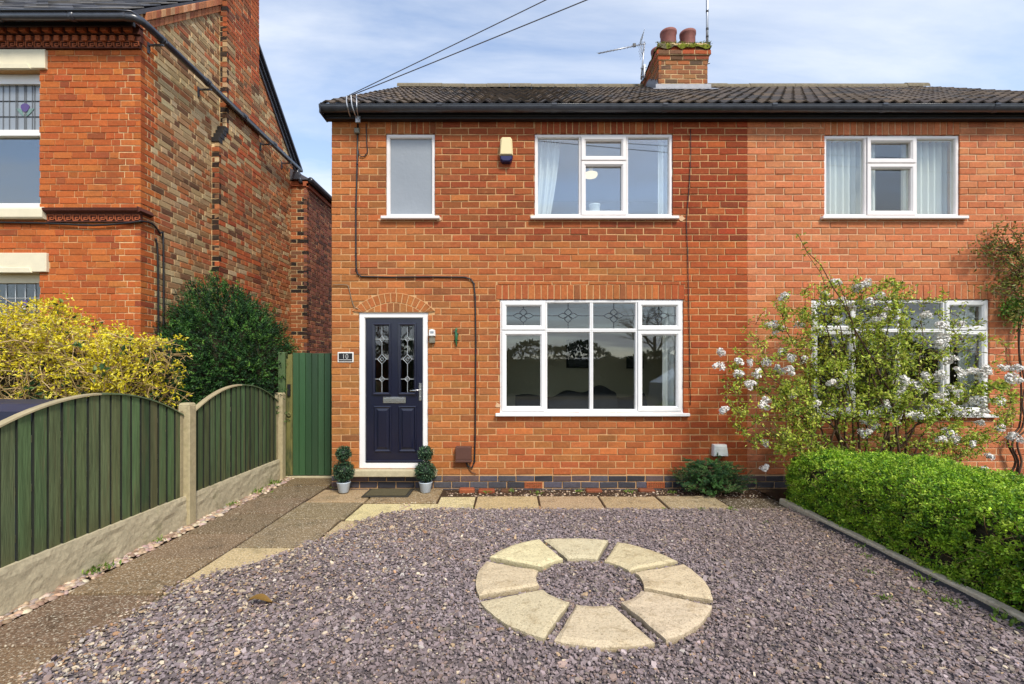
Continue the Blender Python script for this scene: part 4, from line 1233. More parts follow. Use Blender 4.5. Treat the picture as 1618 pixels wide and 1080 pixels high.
pl = thing('house_number_plaque', 'small black plaque with a white border reading 10 left of the front door', 'sign', wp(546, 564))
x0, x1, z0, z1 = wx(534), wx(559), wz(572), wz(556)
MB().box(x0, x1, D - .012, D - .001, z0, z1, bev=.002).build('border', M['white_plastic'], pl)
MB().box(x0 + .014, x1 - .014, D - .016, D - .010, z0 + .012, z1 - .014, bev=.001).build('plate', M['black_plastic'], pl)
MB().box(x0 + .02, x1 - .02, D - .0175, D - .0155, z0 + .028, z0 + .033).build('rule', M['white_plastic'], pl)
fc = bpy.data.curves.new('numerals', 'FONT'); fc.body = '10'; fc.size = .088; fc.align_x = 'CENTER'; fc.offset = -.002; fc.extrude = .0015; fc.space_character = 1.08
fo = bpy.data.objects.new('numerals', fc); COL.objects.link(fo); fo.parent = pl
fo.location = Vector(((x0 + x1) / 2 - .002, D - .0165, z0 + .043)) - pl.location; fo.rotation_euler = (math.pi / 2, 0, 0); fo.scale = (.88, 1, 1)
fc.materials.append(M['white_plastic'])
bpy.context.view_layer.update()
fm = bpy.data.meshes.new_from_object(fo.evaluated_get(bpy.context.evaluated_depsgraph_get()))
fo2 = bpy.data.objects.new('numerals', fm); COL.objects.link(fo2); fo2.parent = pl; fo2.location = fo.location; fo2.rotation_euler = fo.rotation_euler; fo2.scale = fo.scale
bpy.data.objects.remove(fo); fo2.name = 'numerals'

db = thing('door_sensor_light', 'small white wall light with a grey base right of the front door', 'wall light', wp(683, 530))
b = MB(); b.prism([(wx(678.5), wz(531)), (wx(688.5), wz(531)), (wx(688), wz(521.5)), (wx(683), wz(520)), (wx(679), wz(521.5))], 0, .06, bev=.008, T=TW(0)); b.build('head', M['white_plastic'], db)
MB().box(wx(681), wx(686.5), D - .0625, D - .058, wz(527), wz(523.5), bev=.001).build('lens', M['frosted'], db)
b = MB(); b.box(wx(679), wx(688), D - .045, D - .002, wz(542), wz(533), bev=.006); b.box(wx(681), wx(686), D - .05, D - .002, wz(533.6), wz(530), bev=.003); b.build('base', M['grey_plastic'], db)

gk = thing('gecko_ornament', 'green metal gecko ornament fixed to the brick right of the front door', 'ornament', wp(721, 533))
body = [(722, 518.5, .010), (721.2, 521, .017), (720.6, 524, .013), (721, 527, .017), (721.6, 531, .021), (721.3, 536, .016), (721, 540, .011), (721.6, 544, .008), (722.4, 548, .004)]
b = MB(); b.tube([wp(p[0], p[1], .026) for p in body], [p[2] for p in body], 8); b.build('body', M['gecko'], gk)
for (a, c) in (((720.5, 525.5), (717, 522.5)), ((721.8, 525.5), (724, 529)), ((720.4, 536), (718, 539)), ((722, 536), (724, 539))):
    mid = ((a[0] + c[0]) / 2 + (1 if c[0] > a[0] else -1) * 1.2, (a[1] + c[1]) / 2)
    b = MB(); b.tube([wp(*a, .024), wp(*mid, .022), wp(*c, .014)], [.006, .006, .009], 5); b.build('leg', M['gecko_dark'], gk)

mb = thing('meter_box', 'brown plastic cable box low on the wall between front door and bay of windows', 'utility box', wp(733, 716))
b = MB(); b.box(wx(720.5), wx(745.5), D - .075, D - .002, wz(725), wz(704), bev=.006); b.build('cover', M['brown_plastic'], mb)
b = MB(); b.box(wx(720), wx(746), D - .08, D - .002, wz(728.5), wz(725.2), bev=.004); b.build('lip', M['brown_plastic'], mb)
mb['label'] = 'brown plastic cable box low on the wall right of the front door'
cable('wall_cable', 'short thin cable dangling from the brown box towards the plinth', 'cable', smooth([wp(737, 728), wp(740, 738), wp(745, 745), wp(752, 748)], 3), .004, clips=False)

vc = thing('vent_cowl', 'white flue cowl low on the wall above the small dark spruce', 'vent', wp(1134, 709))
b = MB(); b.prism([(wx(1124), wz(719)), (wx(1147), wz(719)), (wx(1144.5), wz(701)), (wx(1124.5), wz(701))], 0, .075, bev=.01, T=TW(0)); b.build('cover', M['white_plastic'], vc)
b = MB()
for i in range(3): b.box(wx(1126), wx(1143), D - .079, D - .074, wz(705 + i * 2.4), wz(704.2 + i * 2.4))
b.build('louvre', M['white_plastic'], vc)

for (px, py, w, h) in ((600, 345, 9, 6), (693, 345, 10, 7), (1077, 345, 9, 8), (841, 341, 7, 6), (787, 640, 9, 7)):
    b = MB(); n = 9; pts = [(wx(px + (w / 2) * (1 + RNG.normal(0, .2)) * math.cos(k * 6.283 / n)), wz(py + (h / 2) * (1 + RNG.normal(0, .2)) * math.sin(k * 6.283 / n))) for k in range(n)]
    b.prism(pts, -.004, .004, T=TW(0)); b.build('mortar_patch', M['mortar_pale'], wall10)

# overhead lines from the eaves bracket to a pole across the road
def overhead():
    br = thing('cable_bracket', 'pair of bent grey cable brackets fixed to the black fascia at the roof corner', 'bracket', at(556, 175, 5.6))
    for pts in ([(553.5, 184, 5.70), (550, 172, 5.58), (547.5, 160, 5.56), (548, 151, 5.56)], [(564, 186, 5.70), (560, 178, 5.58), (556, 165, 5.54), (554.5, 149, 5.54)], [(566, 184, 5.7), (564, 172, 5.56), (563.5, 160, 5.55), (563, 148, 5.55)]):
        b = MB(); b.tube(smooth([at(*p) for p in pts], 4), .008, 6); b.build('arm', M['aluminium'], br)
    p = at(565, 186, 5.72); MB().box(p[0] - .03, p[0] + .03, 5.725, 5.745, p[2] - .05, p[2] + .03, bev=.003).build('plate', M['aluminium'], br)
    for lab, a, far, sag, r in (('upper overhead cable sloping from the roof corner up and out of the sky', (552, 150, 5.55), (10.4, 0.0, 6.75), .12, .005), ('lower overhead cable sloping from the roof corner up and out of the sky', (556, 150, 5.55), (11.2, 0.1, 6.35), .14, .0055)):
        a = np.array(at(*a)); f = np.array(far); pts = []
        for i in range(25):
            t = i / 24; q = a + (f - a) * t; q[2] -= sag * 4 * t * (1 - t) * .5; pts.append(q)
        t = thing('overhead_cable', lab, 'cable', a); MB().tube(pts, r, 5).build('line', M['cable_grey'], t)
overhead()
for lab, y, z0, z1 in (('street cable across the road, the higher one mirrored in the upper panes', -7.5, 6.6, 7.6), ('street cable across the road, the lower one mirrored in the upper panes', -7.6, 6.1, 6.9)):
    t = thing('street_cable', lab, 'cable', (0, y, z0)); MB().tube([(-14 + 28 * i / 20, y, z1 + (z0 - z1) * i / 20 - .3 * math.sin(math.pi * i / 20)) for i in range(21)], .014, 5).build('line', M['black_plastic'], t)

# old house wires
for lab, pts in (('black wire sagging below the string course and down the side wall of the old house', [(-8, OY - .03, oz(350)), (ox(60), OY - .03, oz(353)), (ox(150), OY - .03, oz(357)), (ox(215), OY - .03, oz(352)), (OX + .02, OY - .02, oz(350)), (OX + .02, 6.06, oz(349) + .02), (OX + .02, 6.2, 3.28), (OX + .02, 6.26, 3.12), (OX + .02, 6.26, 1.0)]),
                 ('thinner black wire beside the first down the side wall of the old house', [(OX + .02, 6.12, 3.2), (OX + .02, 6.16, 3.0), (OX + .02, 6.17, 2.0), (OX + .02, 6.17, 1.0)])):
    cable('wall_cable', lab, 'cable', smooth(pts, 3), .012, clips=False)

# ------------------------------------------------------------------ things seen through the windows
def curtain(label, x0, x1, z0, z1, y, folds=6, pinch=0.0):
    n, m = folds * 8, 10; V = []
    ph = RNG.random() * 6
    for j in range(m + 1):
        t = j / m; w = 1 - pinch * t ** 1.5
        for i in range(n + 1):
            u = i / n
            x = x0 + (x1 - x0) * u * (w if pinch >= 0 else 1)
            yy = y + .035 * math.sin(u * folds * 2 * math.pi + ph + .4 * math.sin(u * 9)) + .01 * math.sin(u * 31)
            V.append((x, yy, z1 + (z0 - z1) * t))
    F = [(j * (n + 1) + i, j * (n + 1) + i + 1, (j + 1) * (n + 1) + i + 1, (j + 1) * (n + 1) + i) for j in range(m) for i in range(n)]
    b = MB(); b.add(V, F, smooth=True); o = b.build('curtain', M['curtain']); tag(o, label, 'curtain')
    return o
yc = D + .20
curtain('white curtain hanging at the left of the upper bedroom window', wx(838), wx(886, yc), wz(346, yc), wz(212, yc), yc, 4, .35)
curtain('white curtain hanging at the right edge of the upper bedroom window', wx(1036, yc), wx(1068, yc), wz(346, yc), wz(212, yc), yc - .06, 4, 0)
curtain('pale curtain hanging at the right edge of the large ground floor window', wx(1046, yc), wx(1082, yc), wz(660, yc), wz(476, yc), yc, 4, 0)
curtain('white net curtain across the left of the upper window next door', wx(1296, yc), wx(1384, yc), wz(346, yc), wz(212, yc), yc, 9, 0)
curtain('white net curtain across the right of the upper window next door', wx(1424, yc), wx(1524, yc), wz(346, yc), wz(212, yc), yc, 10, 0)
curtain('pale curtain at the right of the ground floor window next door', wx(1516, yc), wx(1572, yc), wz(660, yc), wz(474, yc), yc, 5, 0)

def picture(label, px0, px1, py0, py1, Y, m):
    t = thing('wall_picture', label, 'picture', at((px0 + px1) / 2, py1, Y))
    x0, x1, z0, z1 = wx(px0, Y), wx(px1, Y), wz(py1, Y), wz(py0, Y)
    b = MB(); b.ring(x0, x1, z0, z1, [(0, Y + .02), (0, Y - .02), (.03, Y - .025), (.04, Y - .005), (.04, Y + .02)]); b.build('frame', M['sofa'], t)
    MB().box(x0 + .03, x1 - .03, Y - .004, Y + .01, z0 + .03, z1 - .03).build('canvas', m, t)
picture('large dark square picture on the living room wall, seen through the window', 895, 936, 536, 581, 7.76, M['dark_art'])
picture('narrow dark picture seen through the third pane of the large window', 990, 1016, 562, 582, 7.76, M['dark_art'])

sf = thing('sofa', 'dark charcoal sofa under the living room window, seen through the glass', 'sofa', (0.95, 6.9, .26))
X0, X1, Y0 = .05, 2.05, 6.5
MB().box(X0, X1, Y0, Y0 + .9, .30, .62, bev=.05).build('seat', M['sofa'], sf)
def lump(name, x0, x1, y0, y1, z0, z1, amp):
    n = 22; V = []; g = np.linspace(0, 1, n)
    for j in range(7):
        for i in range(n):
            x = x0 + (x1 - x0) * g[i]; t = j / 6
            a = math.pi * t
            y = (y0 + y1) / 2 - (y1 - y0) / 2 * math.cos(a); z = z0 + (z1 - z0) * math.sin(a) ** .5 * (1 + amp * mnoise.noise((x * 2.6, y, 1)))
            V.append((x, y, z if 0 < j < 6 else z0))
    F = [(j * n + i, j * n + i + 1, (j + 1) * n + i + 1, (j + 1) * n + i) for j in range(6) for i in range(n - 1)]
    b = MB(); b.add(V, F, smooth=True); return b.build(name, M['sofa'], sf)
lump('backrest', X0, X1, Y0 + .55, Y0 + 1.0, .45, 1.08, .10)
lump('throw', X0 + .5, X1 - .5, Y0 + .35, Y0 + .8, .6, 1.16, .30)
MB().box(X0 - .22, X0 - .005, Y0, Y0 + .95, .30, .82, bev=.06).build('armrest', M['sofa'], sf)
MB().box(X1 + .005, X1 + .22, Y0, Y0 + .95, .30, .82, bev=.06).build('armrest', M['sofa'], sf)

sb = thing('sideboard', 'dark sideboard at the back of the room behind the left window pane', 'sideboard', (-.45, 7.4, .26))
MB().box(-.72, -.18, 7.3, 7.7, .30, 1.0, bev=.01).build('carcass', M['dark_art'], sb)
MB().box(-.74, -.16, 7.28, 7.72, 1.0, 1.04, bev=.005).build('top', M['sofa'], sb)
for i in range(2): MB().box(-.70 + i * .26, -.46 + i * .26, 7.285, 7.30, .36, .96, bev=.004).build('door', M['brown_plastic'], sb)

# bedroom ceiling lamp (lit) and white lamp shade on the sill
M['lamp_glow'] = mat('lamp_diffuser', (.8, .7, .5), rough=.5)
pb = M['lamp_glow'].node_tree.nodes['Principled BSDF']; pb.inputs['Emission Color'].default_value = (1, .76, .42, 1); pb.inputs['Emission Strength'].default_value = .5
cl = thing('ceiling_lamp', 'round lit ceiling lamp glowing inside the upper bedroom window', 'lamp', (1.16, 6.95, 4.5))
b = MB(); b.lathe([(0, -.02), (.085, -.015), (.10, .008), (.098, .035), (0, .035)], 24, (1.16, 6.9, 4.33)); b.build('diffuser', M['lamp_glow'], cl)
MB().lathe([(.02, .04), (.03, .04), (.03, .2), (.02, .2)], 10, (1.16, 6.9, 4.33)).build('stem', M['white_plastic'], cl)
cb = thing('candle_jar', 'square white candle jar standing inside on the sill of the upper window', 'jar', (wx(939), D + .17, wz(334)))
b = MB(); b.lathe([(0, 0), (.065, 0), (.068, .01), (.068, .115), (.075, .12), (.075, .135), (.06, .135), (.06, .12), (0, .12)], 20, (wx(939.5, D + .17), D + .17, wz(333))); b.build('jar', M['white_plastic'], cb)
MB().box(wx(905), wx(1000), D + .095, D + .26, wz(333.5) - .03, wz(333.5), bev=.005).build('window_board', M['white_plastic'], house)

# ------------------------------------------------------------------ fence, gate and posts
FX = -3.12
M['shadow_line_edge'] = mat('painted_shadow_line', lin(34, 38, 28), rough=0.95, nz=0.3, nscale=20)  # dark edge colour stands in for the shadow lines between fence boards
M['cap_green'] = mat('green_capping', lin(92, 108, 74), rough=0.85, nz=0.3, nscale=14, bump=0.3, bscale=50)
def fence():
    f = thing('garden_fence', 'green bow-top wooden fence panels between concrete posts beside the path', 'fence', (FX, 4.5, 0))
    gpal = [lin(90, 114, 74), lin(96, 122, 80), lin(80, 102, 66), lin(106, 118, 80), lin(104, 108, 74)]
    for (y0, y1) in ((0.79, 2.55), (2.66, 4.44), (4.56, 6.24)):
        L = y1 - y0; ym = (y0 + y1) / 2
        topz = lambda y: 1.055 + .25 * (1 - ((y - ym) / (L / 2)) ** 2) - .0
        p = MB()
        for z in (.42, .72, 1.04): p.box(FX - .055, FX - .018, y0 + .005, y1 - .005, z - .02, z + .02)
        p.box(FX - .05, FX - .0, y0, y0 + .03, .29, 1.10); p.box(FX - .05, FX - .0, y1 - .03, y1, .29, 1.10)
        pan = p.build('fence_panel', M['weathered_wood'], f, loc=(FX, ym, .29))
        n = 18; w = L / n
        for i in range(n):
            a, b_ = y0 + i * w, y0 + (i + 1) * w - .002
            ta, tb = topz(a + .01), topz(min(b_, y1) - .004)
            b = MB(); zb = .285 + RNG.normal(0, .004)
            # feather edge: thick on the near side, thin under its neighbour
            k = RNG.normal(0, .002)
            zd = .40 + .12 * RNG.random(); lean = RNG.normal(0, .0022)
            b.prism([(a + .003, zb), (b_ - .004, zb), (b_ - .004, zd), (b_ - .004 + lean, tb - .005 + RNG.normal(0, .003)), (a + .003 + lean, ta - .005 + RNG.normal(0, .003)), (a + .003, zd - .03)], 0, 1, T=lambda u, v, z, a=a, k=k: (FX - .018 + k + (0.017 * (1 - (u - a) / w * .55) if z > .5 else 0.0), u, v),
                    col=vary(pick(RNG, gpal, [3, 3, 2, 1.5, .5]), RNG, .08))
            b.m[-1] = np.array([0, 1, 1, 1, 1, 1, 1, 0])  # edge faces take the dark colour, painting the shade between boards
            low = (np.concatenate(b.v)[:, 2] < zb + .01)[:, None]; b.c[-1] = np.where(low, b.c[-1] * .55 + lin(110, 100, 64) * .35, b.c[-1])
            b.build('board', [M['fence_wood'], M['shadow_line_edge']], pan, loc=(FX, (a + b_) / 2, .29))
        c = MB(); N = 22
        for i in range(N):
            a, b_ = y0 + L * i / N, y0 + L * (i + 1) / N
            za, zb = topz(a), topz(b_)
            v = [(FX - .045, a, za - .004), (FX + .012, a, za - .004), (FX + .012, b_, zb - .004), (FX - .045, b_, zb - .004), (FX - .042, a, za + .010), (FX + .010, a, za + .007), (FX + .010, b_, zb + .007), (FX - .042, b_, zb + .010)]
            c.add(v, [(0, 1, 2, 3), (4, 7, 6, 5), (1, 5, 6, 2), (0, 3, 7, 4)] + ([(0, 4, 5, 1)] if i == 0 else []) + ([(3, 2, 6, 7)] if i == N - 1 else []), mat=0 if i < N * .48 else 1)
        c.build('capping', [M['weathered_wood'], M['cap_green']], pan)
        # rock-faced gravel board
        ny, nz = 60, 10; V = []
        for j in range(nz + 1):
            for i in range(ny + 1):
                y = y0 - .02 + (L + .04) * i / ny; z = -.06 + .345 * j / nz
                edge = 0 if j in (0, nz) else 1
                st = .007 * mnoise.noise((y * 4.5, math.floor(z / .075) * 3.1 + z * 2, 2)) + .006 * mnoise.noise((y * 12, z * 26, 5))
                V.append((FX + .022 + edge * (.006 + st), y, z))
        g = MB(); g.add(V, [(j * (ny + 1) + i, j * (ny + 1) + i + 1, (j + 1) * (ny + 1) + i + 1, (j + 1) * (ny + 1) + i) for j in range(nz) for i in range(ny)])
        g.box(FX - .03, FX + .0215, y0 - .02, y1 + .02, -.06, .284)
        g.build('gravel_board', M['rockface'], f)
    for y in (0.73, 2.605, 4.5, 6.30):
        b = MB(); b.box(FX - .055, FX + .055, y - .05, y + .05, -.06, 1.15, bev=.008)
        v = [(FX - .052, y - .048, 1.15), (FX + .052, y - .048, 1.15), (FX + .052, y + .048, 1.15), (FX - .052, y + .048, 1.15), (FX - .04, y - .036, 1.17), (FX + .04, y - .036, 1.17), (FX + .04, y + .036, 1.17), (FX - .04, y + .036, 1.17)]
        b.add(v, [(4, 5, 6, 7), (0, 1, 5, 4), (1, 2, 6, 5), (2, 3, 7, 6), (3, 0, 4, 7)]); b.build('post', M['concrete'], f)
fence()

def gate():
    Y = 6.42; g = thing('garden_gate', 'tall dark green boarded side gate between the fence post and the house corner', 'gate', (-2.75, Y, 0))
    x0, x1, z0, z1 = wx(463, Y), wx(525.5, Y) + .09, .03, wz(557.5, Y)
    n = 7; w = (wx(525, Y) - x0) / 6.2
    pal = [lin(54, 86, 56), lin(50, 80, 52), lin(60, 94, 60)]
    for i in range(n):
        a = x0 + i * w; b = MB()
        b.box(a + .003, min(a + w - .003, x1), Y - .012 + RNG.normal(0, .001), Y + .012, z0, z1 + RNG.normal(0, .003), col=vary(pick(RNG, pal, [1, 1, 1]), RNG, .06), bev=.004)
        b.build('board', M['gate_wood'], g, loc=(a + w / 2, Y, z0))
    b = MB(); b.box(wx(455.5, Y), x0 - .002, Y - .02, Y + .03, z0, z1 - .02, bev=.005); b.build('stile', M['mossy_wood'], g)
    b = MB()
    for z in (.25, .95, 1.55): b.box(x0, x1, Y + .013, Y + .05, z - .05, z + .05)
    b.build('ledge', M['mossy_wood'], g)
    xl = wx(458, Y); b = MB(); b.box(xl - .018, xl + .022, Y - .045, Y - .02, wz(625, Y), wz(606.5, Y), bev=.004); b.build('latch', M['black_plastic'], g)
    b = MB(); b.lathe([(.0, 0), (.03, 0), (.034, .012), (.012, .016), (.012, .012), (0, .012)], 14, (0, 0, 0))
    k = b.build('keyhole_rose', M['mossy_wood'], g, loc=(0, 0, 0)); k.location = Vector((xl, Y - .02, wz(654.5, Y))) - g.location; k.rotation_euler = (math.pi / 2, 0, 0)
    p = thing('gate_post', 'square green mossy gate post standing behind the last concrete fence post', 'post', (-3.2, 6.45, 0))
    b = MB(); b.box(wx(440.5, 6.4), wx(451.5, 6.4), 6.37, 6.46, -.06, wz(556, 6.4), bev=.008, col=lin(84, 106, 66)); b.build('shaft', M['gate_wood'], p)
    b = MB(); b.box(wx(452, 6.4), wx(455, 6.4), 6.40, 6.46, 0, wz(567, 6.4), bev=.004, col=lin(60, 80, 50)); b.build('stop_bead', M['mossy_wood'], p)
    b = MB(); b.box(wx(452, Y), x1, Y - .03, Y + .03, -.03, .022, bev=.006); tag(b.build('gate_threshold', M['stone_step']), 'pale concrete strip on the ground under the green gate', 'threshold')
gate()

# ------------------------------------------------------------------ paving
path = bpy.data.objects.new('path', None); COL.objects.link(path); path['kind'] = 'structure'
DK, MD, PA = (122, 108, 86), (160, 138, 104), (214, 196, 146)
def slab(poly, c, label=None, top=0.0):
    z = top + RNG.normal(0, .003)
    p = [(x + RNG.normal(0, .003), y + RNG.normal(0, .003)) for x, y in poly]
    cx, cy = sum(q[0] for q in p) / len(p), sum(q[1] for q in p) / len(p)
    tx, ty = RNG.normal(0, .004), RNG.normal(0, .004)
    b = MB(); b.prism(p, -.05, z, bev=.007, col=vary(lin(*c), RNG, .13), T=lambda x, y, zz: (x, y, zz + (tx * (x - cx) + ty * (y - cy) if zz > -.04 else 0)))
    o = b.build('paving_slab', M['slab'], path, loc=(cx, cy, -.05))
    if label: o['label'] = label
def rect(x0, x1, y0, y1, g=.011): return [(x0 + g, y0 + g), (x1 - g, y0 + g), (x1 - g, y1 - g), (x0 + g, y1 - g)]
R1 = [.25, .82, 1.40, 1.98, 2.54, 3.12, 3.69, 4.27, 4.84, 5.42, 5.98, 6.40]
for a, b_ in zip(R1[:-1], R1[1:]):
    slab(rect(-2.99, -2.335, a, b_), (136, 114, 88) if a < 5 else (126, 104, 74))
slab([(-2.325, 2.5), (-2.2, 2.5), (-2.1, 3.12), (-2.325, 3.12)], DK)
slab([(-2.325, 3.13), (-2.1, 3.13), (-1.70, 3.91), (-2.325, 3.91)], (190, 170, 128), 'pale wedge of slab half hidden by gravel')
slab(rect(-2.33, -1.70, 3.92, 4.655), (158, 136, 102)); slab(rect(-2.33, -1.66, 4.66, 5.235), (150, 130, 98)); slab(rect(-2.33, -1.645, 5.24, 5.80), (168, 146, 108))
slab([(-1.69, 3.93), (-1.60, 3.93), (-1.30, 4.62), (-1.69, 4.62)], (206, 188, 142))
slab([(-1.655, 4.64), (-1.2, 4.64), (-.9, 4.92), (-.9, 5.19), (-1.645, 5.19)], (216, 198, 146), 'pale yellow slab before the front door')
slab([(-.895, 4.9), (-.415, 4.9), (-.42, 5.48), (-.83, 5.48), (-.83, 5.2), (-.895, 5.2)], (220, 202, 150))
slab(rect(-1.64, -.84, 5.2, 5.80), (146, 120, 88), top=.012)
for a, b_, c in zip([-.41, .30, 1.01, 1.68], [.30, 1.01, 1.68, 2.36], [(178, 154, 112), (172, 148, 110), (184, 160, 118), (176, 156, 116)]):
    slab(rect(a, b_, 4.86, 5.50), c)
slab(rect(2.37, 3.0, 4.86, 5.42), (92, 80, 60))
for (x, y, w, h, c) in ((-.55, 5.70, .19, .07, (188, 104, 66)), (-.31, 5.70, .20, .06, (170, 92, 60)), (-.08, 5.73, .12, .05, (120, 84, 60)), (1.0, 5.74, .2, .05, (160, 92, 62)), (1.65, 5.75, .2, .05, (150, 88, 60))):
    b = MB(); b.box(x - w / 2, x + w / 2, y - .05, y + .05, -.05, h - .03, bev=.015, col=lin(*c) * .7); tag(b.build('loose_brick', M['brick']), {-.55: 'worn loose orange brick in the soil beside the right topiary pot', -.31: 'second worn brick along, between topiary pot and the first air brick', -.08: 'small broken brick end half sunk in the soil before the blue plinth', 1.0: 'sunken brick edge in the soil under the large window', 1.65: 'sunken brick edge in soil beside the right-hand air brick'}[x], 'brick')

# circle of eight wedge stones
RC = (0.53, 3.25)
ring = thing('stone_circle', 'round ornament of eight pale yellow wedge stones laid in the slate gravel', 'stone circle', (*RC, 0))
for k in range(8):
    mid = math.radians(-92 + 45 * k + RNG.normal(0, .45)); h = math.radians(20.5)
    ro, ri = .795 + RNG.normal(0, .006), .352 + RNG.normal(0, .005)
    cx, cy = RC[0] + RNG.normal(0, .006), RC[1] + RNG.normal(0, .006)
    n = 12; poly = []
    for i in range(n + 1):
        a = mid - h + 2 * h * i / n; poly.append((cx + ro * math.cos(a), cy + ro * math.sin(a)))
    for i in range(5):
        a = mid + h * .90 - 2 * h * .90 * i / 4; poly.append((cx + ri * math.cos(a), cy + ri * math.sin(a)))
    # subdivide the top so that the riven face undulates
    b = MB(); z1 = .052 + RNG.normal(0, .003); V = []; F = []
    nr, na = 9, 16
    def P(r, s, z):
        rr = ri + (ro - ri) * r; hh = h * (.90 + .10 * r)
        a = mid + hh * s
        j = .006 * mnoise.noise((cx + rr * math.cos(a) * 9, rr * math.sin(a) * 9, k))
        return (cx + (rr + j) * math.cos(a), cy + (rr + j) * math.sin(a), z)
    for i in range(nr + 1):
        for j in range(na + 1):
            r, s = i / nr, -1 + 2 * j / na
            p = P(r, s, 0); ed = min(r, 1 - r, (1 - abs(s)) * .8)
            z = z1 - (.012 if ed == 0 else 0) + .006 * mnoise.noise((p[0] * 10, p[1] * 10, 3.0)) + .003 * mnoise.noise((p[0] * 31, p[1] * 31, 8))
            q = P(.02 + .96 * r if ed == 0 else r, s * (.985 if ed == 0 else 1), z) if ed == 0 else P(r if 0 < r < 1 else r, s, z)
            V.append(q)
    idx = lambda i, j: i * (na + 1) + j
    for i in range(nr):
        for j in range(na): F.append((idx(i, j), idx(i, j + 1), idx(i + 1, j + 1), idx(i + 1, j)))
    edge = [idx(0, j) for j in range(na + 1)] + [idx(i, na) for i in range(1, nr + 1)] + [idx(nr, j) for j in range(na - 1, -1, -1)] + [idx(i, 0) for i in range(nr - 1, 0, -1)]
    m = len(V)
    for e_ in edge:
        x, y, z = V[e_]; d = math.hypot(x - cx, y - cy); V.append((x + .004 * mnoise.noise((x * 22, y * 22, 1)), y + .004 * mnoise.noise((x * 22, y * 22, 6)), -.02))
    for q in range(len(edge)):
        q2 = (q + 1) % len(edge); F.append((edge[q], edge[q2], m + q2, m + q))
    sc = vary(lin(214, 200, 164), RNG, .05); b.add(V, F, np.concatenate([np.tile(sc, (m, 1)), np.tile(lin(96, 82, 56), (len(V) - m, 1))])); b.build('paving_stone', M['ring_stone'], ring, loc=(cx + .57 * math.cos(mid), cy + .57 * math.sin(mid), 0))

